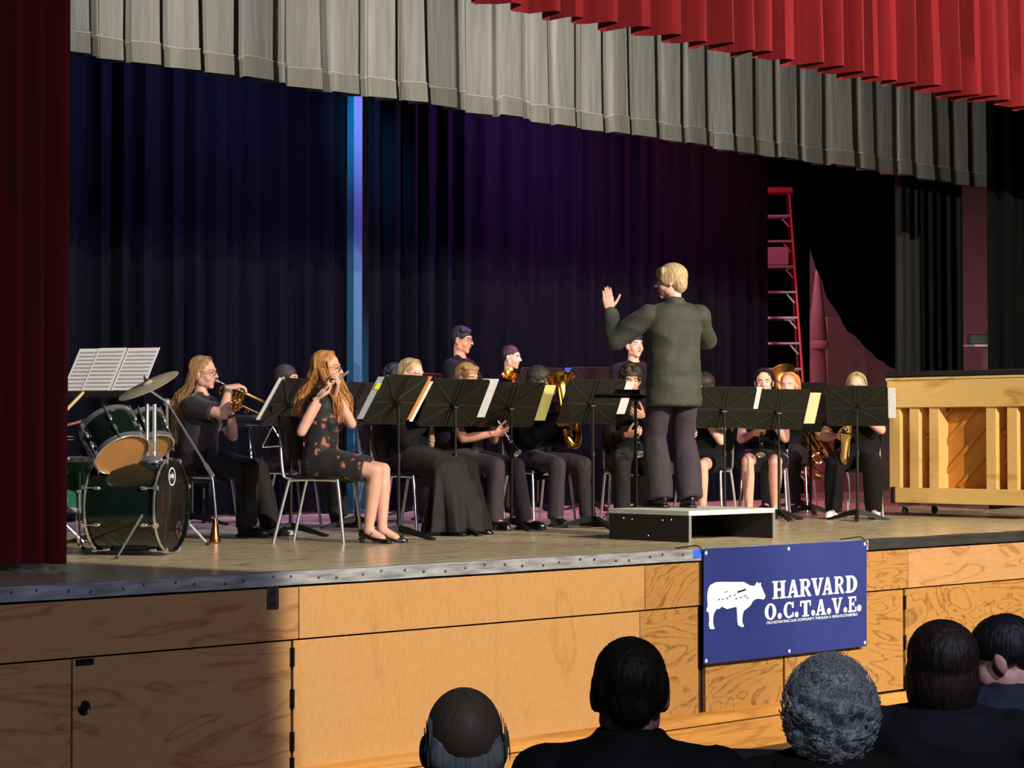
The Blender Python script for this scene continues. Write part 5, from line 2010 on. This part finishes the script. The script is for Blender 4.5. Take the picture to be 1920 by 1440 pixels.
mb = MB()
nx, nz = 30, 14
for layer in (0, .003):
    for j in range(nz + 1):
        for i in range(nx + 1):
            x, z = bx0 + (bx1 - bx0) * i / nx, bzb + (bzt - bzb) * j / nz
            mb.v.append((x, sag(x, z) + layer, z))
N1 = (nx + 1) * (nz + 1)
for j in range(nz):
    for i in range(nx):
        a = j * (nx + 1) + i
        mb.f.append((a, a + 1, a + nx + 2, a + nx + 1))
        a += N1
        mb.f.append((a + 1, a, a + nx + 1, a + nx + 2))
mb.m = [0] * len(mb.f)
bn = tag(mb.build('banner', M_bann), 'blue vinyl banner with white cow and HARVARD O.C.T.A.V.E. lettering', 'banner')


def ink(polys, m, name, off=.003):
    b = MB()
    for pl in polys:
        vs = [(x, sag(x, z) - off, z) for x, z in pl]
        b.add(vs, [tuple(range(len(vs)))])
    o = b.build(name, m, bn)
    # make the faces look at the audience
    me = o.data
    flip = [p.index for p in me.polygons if p.normal.y > 0]
    if flip:
        import bmesh
        bm = bmesh.new()
        bm.from_mesh(me)
        bm.faces.ensure_lookup_table()
        bmesh.ops.reverse_faces(bm, faces=[bm.faces[i] for i in flip])
        bm.to_mesh(me)
        bm.free()
    return o


def pz(px, py):
    p = gY(px, py, BY - .01)
    return (p.x, p.z)


cow = [(255, 240), (400, 232), (600, 235), (840, 235), (900, 270), (960, 305), (1055, 318), (1085, 280), (1110, 228), (1145, 275), (1170, 245), (1195, 255), (1190, 310), (1225, 380), (1250, 450), (1285, 520), (1270, 575), (1235, 600), (1150, 582), (1080, 590),
       (1020, 640), (975, 720), (900, 785), (835, 835), (815, 900), (800, 1000), (805, 1080), (840, 1150), (830, 1170), (780, 1170), (715, 1130), (700, 1050), (695, 900), (685, 760), (640, 758), (520, 790), (490, 800), (375, 745), (335, 795), (280, 792), (225, 870), (205, 960), (200, 1080), (215, 1150), (235, 1205), (190, 1218), (135, 1210), (110, 1110), (122, 1060), (118, 930), (110, 868), (70, 850), (65, 810), (90, 720), (78, 560), (85, 450), (105, 370), (140, 300)]
ink([[pz(1320 + x / 11.08, 1070 + y / 11.08) for x, y in cow]], M_bwhite, 'cow_print')
cz = lambda x, y: pz(1320 + x / 11.08, 1070 + y / 11.08)
q = lambda x0, y0, x1, y1, h: [cz(x0, y0), cz(x1, y1), cz(x1, y1 + h), cz(x0, y0 + h)]
ink([q(700, 425, 875, 370, 42)], M_bdark, 'note_beam', .0045)
notes = [(320, 600), (400, 595), (490, 573), (545, 530), (645, 503), (675, 580), (770, 555), (862, 525), (905, 568)]
pol = []
for x, y in notes:
    pol.append([cz(x + 20 * math.cos(t) + 6 * math.sin(t), y - 12 * math.cos(t) + 14 * math.sin(t)) for t in [2 * PI * i / 10 for i in range(10)]])
pol.append(q(425, 445, 515, 420, 14))
ink(pol, mat('note_print', '#4a4c4a', .5), 'note_heads', .0045)
pol = [q(270, 385, 380, 355, 16), q(570, 360, 680, 330, 12), q(270, 390, 276, 390, 120), q(570, 365, 576, 365, 150), q(420, 450, 425, 450, 130)]
for k in range(5):
    pol.append(q(200, 430 + k * 42, 960, 420 + k * 42, 3))
for k in range(14):
    a = k / 13
    x, y = 215 + 28 * math.sin(a * 9), 400 + a * 260
    pol.append(q(x - 7, y, x + 7, y, 20))
ink(pol, mat('pale_note_print', '#c3c6bb', .5), 'staff_lines', .0042)


def S_(x0, y0, x1, y1):
    return [(x0, y0), (x1, y0), (x1, y1), (x0, y1)]


def ringpoly(cx, cy, rx, ry, ix, iy, a0, a1, n=14):
    out = []
    for i in range(n):
        a, b = R(a0 + (a1 - a0) * i / n), R(a0 + (a1 - a0) * (i + 1) / n)
        out.append([(cx + rx * math.cos(a), cy + ry * math.sin(a)), (cx + rx * math.cos(b), cy + ry * math.sin(b)), (cx + ix * math.cos(b), cy + iy * math.sin(b)), (cx + ix * math.cos(a), cy + iy * math.sin(a))])
    return out


sf = .09
GL = {
    'H': [S_(.1, 0, .36, 1), S_(.64, 0, .9, 1), S_(.3, .44, .7, .57), S_(0, 0, .46, sf), S_(.54, 0, 1, sf), S_(0, 1 - sf, .46, 1), S_(.54, 1 - sf, 1, 1)],
    'A': [[(.08, 0), (.24, 0), (.58, 1), (.40, 1)], [(.62, 0), (.92, 0), (.62, 1), (.42, 1)], S_(.28, .26, .7, .38), S_(0, 0, .36, sf), S_(.52, 0, 1, sf)],
    'V': [[(.38, 0), (.56, 0), (.36, 1), (.06, 1)], [(.44, 0), (.60, 0), (.94, 1), (.76, 1)], S_(0, 1 - sf, .46, 1), S_(.64, 1 - sf, 1, 1)],
    'R': [S_(.1, 0, .38, 1), S_(0, 0, .48, sf), S_(0, 1 - sf, .5, 1), S_(.3, .45, .55, .56), S_(.3, 1 - .11, .55, 1), [(.42, .5), (.64, .5), (1.0, 0), (.70, 0)]] + ringpoly(.52, .725, .38, .275, .12, .165, -90, 90),
    'D': [S_(.1, 0, .38, 1), S_(0, 0, .45, .1), S_(0, .9, .45, 1)] + ringpoly(.42, .5, .55, .5, .25, .39, -90, 90, 18),
    'O': ringpoly(.5, .5, .5, .51, .2, .40, 0, 360, 28),
    'C': ringpoly(.54, .5, .54, .51, .24, .40, 48, 312, 22) + [S_(.82, .62, .98, .98), S_(.84, .06, .97, .34)],
    'T': [S_(.36, 0, .66, 1), S_(.2, 0, .82, sf), S_(0, .88, 1, 1), S_(0, .66, .12, 1), S_(.88, .66, 1, 1)],
    'E': [S_(.12, 0, .4, 1), S_(0, 0, .9, .11), S_(0, .89, .9, 1), S_(.3, .46, .68, .57), S_(.80, 0, .96, .32), S_(.80, .7, .92, 1), S_(.60, .36, .70, .68)],
    '.': [[(.5 + .5 * math.cos(t), .5 + .5 * math.sin(t)) for t in [2 * PI * i / 18 for i in range(18)]]],
}


def word(letters, ytl, ybl, ytr, ybr, xl, xr):
    """letters: (char, left, right) in picture columns of the close view; the rows are the top and base lines"""
    for ch, a, b in letters:
        pol = []
        x0, x1 = gY(1420 + a / 9.143, 1100, BY).x, gY(1420 + b / 9.143, 1100, BY).x
        z1, z0 = ztop, zbot
        if ch == '.':
            rr = (x1 - x0) / 2 * .95
            for g in GL['.']:
                pol.append([(x0 + (x1 - x0) * u, z0 + rr * 2 * v) for u, v in g])
        else:
            for g in GL[ch]:
                pol.append([(x0 + (x1 - x0) * u, z0 + (z1 - z0) * v) for u, v in g])
        ink(pol, M_bwhite, 'printed_letter' if ch != '.' else 'printed_dot')


ztop = (gY(1447, 1089.5, BY).z + gY(1606, 1078.5, BY).z) / 2
zbot = (gY(1447, 1123, BY).z + gY(1606, 1110.5, BY).z) / 2
word([('H', 245, 478), ('A', 495, 712), ('R', 712, 918), ('V', 915, 1125), ('A', 1103, 1292), ('R', 1310, 1485), ('D', 1508, 1712)], 0, 0, 0, 0, 0, 0)
ztop = (gY(1443, 1132, BY).z + gY(1598, 1118, BY).z) / 2
zbot = (gY(1443, 1163, BY).z + gY(1598, 1146.5, BY).z) / 2
word([('O', 110, 308), ('.', 333, 402), ('C', 435, 612), ('.', 628, 692), ('T', 720, 906), ('.', 913, 978), ('A', 988, 1172), ('.', 1185, 1254), ('V', 1268, 1452), ('.', 1470, 1531), ('E', 1550, 1698), ('.', 1705, 1778)], 0, 0, 0, 0, 0, 0)
tm = text_mesh('ORCHESTRATING OUR COMMUNITY THROUGH A VERSATILE ENSEMBLE', .03, .0005, 'LEFT')
xs = [v.co.x for v in tm.vertices]
ux0, ux1 = gY(1435, 1100, BY).x, gY(1607, 1100, BY).x
zl = gY(1440, 1170, BY).z
k = (ux1 - ux0) / (max(xs) - min(xs))
for v in tm.vertices:
    x = ux0 + (v.co.x - min(xs)) * k
    z = zl + v.co.y * .85
    v.co = (x, sag(x, z) - .0035 - v.co.z, z)
tm.materials.append(M_bwhite)
link('small_lettering', tm, bn)
zb = zl - .006
for u, v in ((.012, .965), (.5, .96), (.985, .965), (.012, .03), (.5, .035), (.985, .035)):
    x, z = bx0 + (bx1 - bx0) * u, bzb + (bzt - bzb) * v
    MB().lathe([(.010, .002), (.012, .004), (.005, .005), (.005, .002)], 12, MY, (x, sag(x, z), z), caps=False).build('grommet', M_paper, bn)
for u in (.0, 1.0):
    x = bx0 + (bx1 - bx0) * u
    MB().tube(spline([(x, BY - .004, bzt - .025), (x - .03, BY + .02, bzt + .02), (x - .05, BY + .10, bzt + .012), (x - .09, BY + .16, bzt + .003)], 4), .004, 6).build('tie_cord', M_blackplastic, bn)

# ------------------------------------------------------------------ red step ladder in the wing
M_ladred = mat('red_fibreglass', '#b3121c', .45, var=.1, scale=(5, 5, 3))
M_ladstep = mat('ladder_aluminium', '#8f8486', .4, .7)
lc = gY(1449, 800, 16.2)
az = bearing(1449, 180)
lad = thing('step_ladder', 'tall red fibreglass step ladder standing in the gap of the back curtain', 'ladder', (lc.x, lc.y, STAGE), az)
HT = 3.72


def railp(s, z, back=False):
    t = z / HT
    w_ = .20 + .25 * (1 - t)
    y = (.0 - .55 * (1 - t)) if back else (.10 + .28 * (1 - t))
    return Vector((s * w_ * (1 if not back else .88), y, z))


for s in (-1, 1):
    MB().bar(railp(s, 0), railp(s, HT - .05), .085, .03, up=(1, 0, 0)).build('front_rail', M_ladred, lad, bevel=.004)
    MB().bar(railp(s, 0, True), railp(s, HT - .05, True), .06, .025, up=(1, 0, 0)).build('rear_rail', M_ladred, lad, bevel=.004)
for k in range(1, 12):
    z = k * .308
    a, b_ = railp(-1, z), railp(1, z)
    st_ = MB().box(((a + b_) / 2), ((b_ - a).length, .085, .028)).build('step', M_ladstep, lad, bevel=.003)
    for s in (-1, 1):
        p0 = railp(s, z)
        MB().bar(p0 + Vector((-s * .02, 0, -.13)), p0 + Vector((-s * .12, 0, -.012)), .02, .006, up=(0, 1, 0)).build('step_brace', M_ladstep, st_)
for k in range(1, 12, 2):
    z = k * .308
    a, b_ = railp(-1, z, True), railp(1, z, True)
    MB().bar(a, b_, .03, .02).build('rear_brace', M_ladstep, lad)
MB().box((0, .04, HT - .02), (.50, .24, .08)).build('top_cap', M_ladred, lad, bevel=.015)
MB().box((0, .20, 2.9), (.40, .05, .22)).build('bucket_shelf', M_ladstep, lad, bevel=.01)

# ------------------------------------------------------------------ scenery stored behind the curtain
M_flat = mat('pale_scenery_flat', '#c2a9a8', .8, var=.08, scale=(2, 2, 2))
f0 = gY(1578, 650, 18.1)
fl = thing('scenery_flat', 'pale painted scenery flat with dark drips behind the curved curtain', 'scenery', (f0.x, f0.y, STAGE), 0)
MB().box((.1, 0, 1.2), (.9, .04, 2.4)).build('panel', M_flat, fl, bevel=.004)
MB().box((.1, -.024, 1.27), (.9, .006, .012)).build('seam_strip', mat('flat_seam', '#6a5558', .8), fl)
rnd = random.Random(77)
for k in range(7):
    x = .05 + .07 * k
    z = 1.45 - .035 * k
    MB().tube(spline([(x, -.024, z), (x + .02, -.024, z - .12), (x - .01 + rnd.uniform(-.03, .03), -.024, z - .28), (x + rnd.uniform(-.04, .04), -.024, z - .42)], 4), [.016] * 6 + [.012, .01, .009, .008, .007, .006, .004], 6).build('paint_drip', mat('dark_drip', '#2a1a20', .7), fl)
f1 = gY(1532, 650, 17.4)
M_canvas = mat('pale_canvas', '#b39a93', .85, var=.15, scale=(6, 6, 2), bump=.01, bscale=(7, 7, 2))
bu = thing('canvas_bundle', 'tall canvas-wrapped bundle tied with a band beside the red ladder', 'bundle', (f1.x, f1.y, STAGE), 0)
mb = MB()
mb.loft([ring(Vector((0.02 * math.sin(z * 3), 0, z)), Vector((a, 0, 0)), Vector((0, a * .8, 0)), 20) for z, a in ((0, .17), (.5, .19), (1.1, .17), (1.7, .15), (1.95, .13), (2.05, .16), (2.5, .09), (2.95, .03))])
mb.build('wrapping', M_canvas, bu)
MB().lathe([(.145, 1.90), (.152, 1.92), (.152, 1.99), (.145, 2.01)], 20, None, caps=False).build('tie_band', M_flat, bu)

# shelf seen between the side curtains
s0 = gY(1834, 660, 15.4)
sh = thing('storage_shelf', 'pale storage shelf glimpsed between two side curtains', 'shelf', (s0.x, s0.y, STAGE), bearing(1834, 180))
for z in (.3, .9, 1.42, 1.9):
    MB().box((0, 0, z), (.9, .4, .03)).build('shelf_board', M_flat, sh, bevel=.003)
for sx in (-1, 1):
    for sy in (-1, 1):
        MB().box((sx * .44, sy * .19, 1.0), (.03, .03, 2.0)).build('upright', M_flat, sh)
o = tag(MB().box((0, 0, .07), (.26, .2, .13)).build('speaker_box', M_blackplastic, bevel=.01), 'small black box on the pale storage shelf', 'box')
o.matrix_world = mw((s0.x, s0.y, STAGE + 1.915), bearing(1834, 180))

# rolling instrument cart behind the saxophone player
wc = gz(1592, 962)
ct = thing('instrument_cart', 'metal instrument cart with pale castor wheel behind saxophone chair', 'cart', wc, bearing(1592, 180))
for sx in (-.28, 0.0):
    MB().tube(spline([(sx, .0, .09), (sx, .0, .30), (sx + .05, .02, .52)], 5), .011, 8).build('upright', M_steel, ct)
MB().tube([(-.28, 0, .12), (.0, 0, .12)], .010, 8).build('crossbar', M_steel, ct)
MB().tube([(-.28, 0, .12), (-.28, -.35, .12)], .010, 8).build('side_bar', M_steel, ct)
MB().tube([(0, 0, .12), (0, -.35, .12)], .010, 8).build('side_bar', M_steel, ct)
for sx in (-.28, .0):
    for sy in (0, -.35):
        wl = MB().tube([(sx + .012 + .050 * math.cos(t) * .0, sy + .046 * math.cos(t), .055 + .046 * math.sin(t)) for t in [2 * PI * i / 20 for i in range(20)]], .010, 8, closed=True).build('wheel', mat('pale_grey_tyre', '#b9b5ad', .6), ct)
        MB().lathe([(.001, -.008), (.034, -.006), (.034, .006), (.001, .008)], 16, Matrix.Rotation(R(90), 3, 'Y'), (sx + .012, sy, .055)).build('hub', M_blackplastic, wl)
        MB().box((sx + .012, sy, .10), (.03, .03, .05)).build('fork', M_steel, wl)
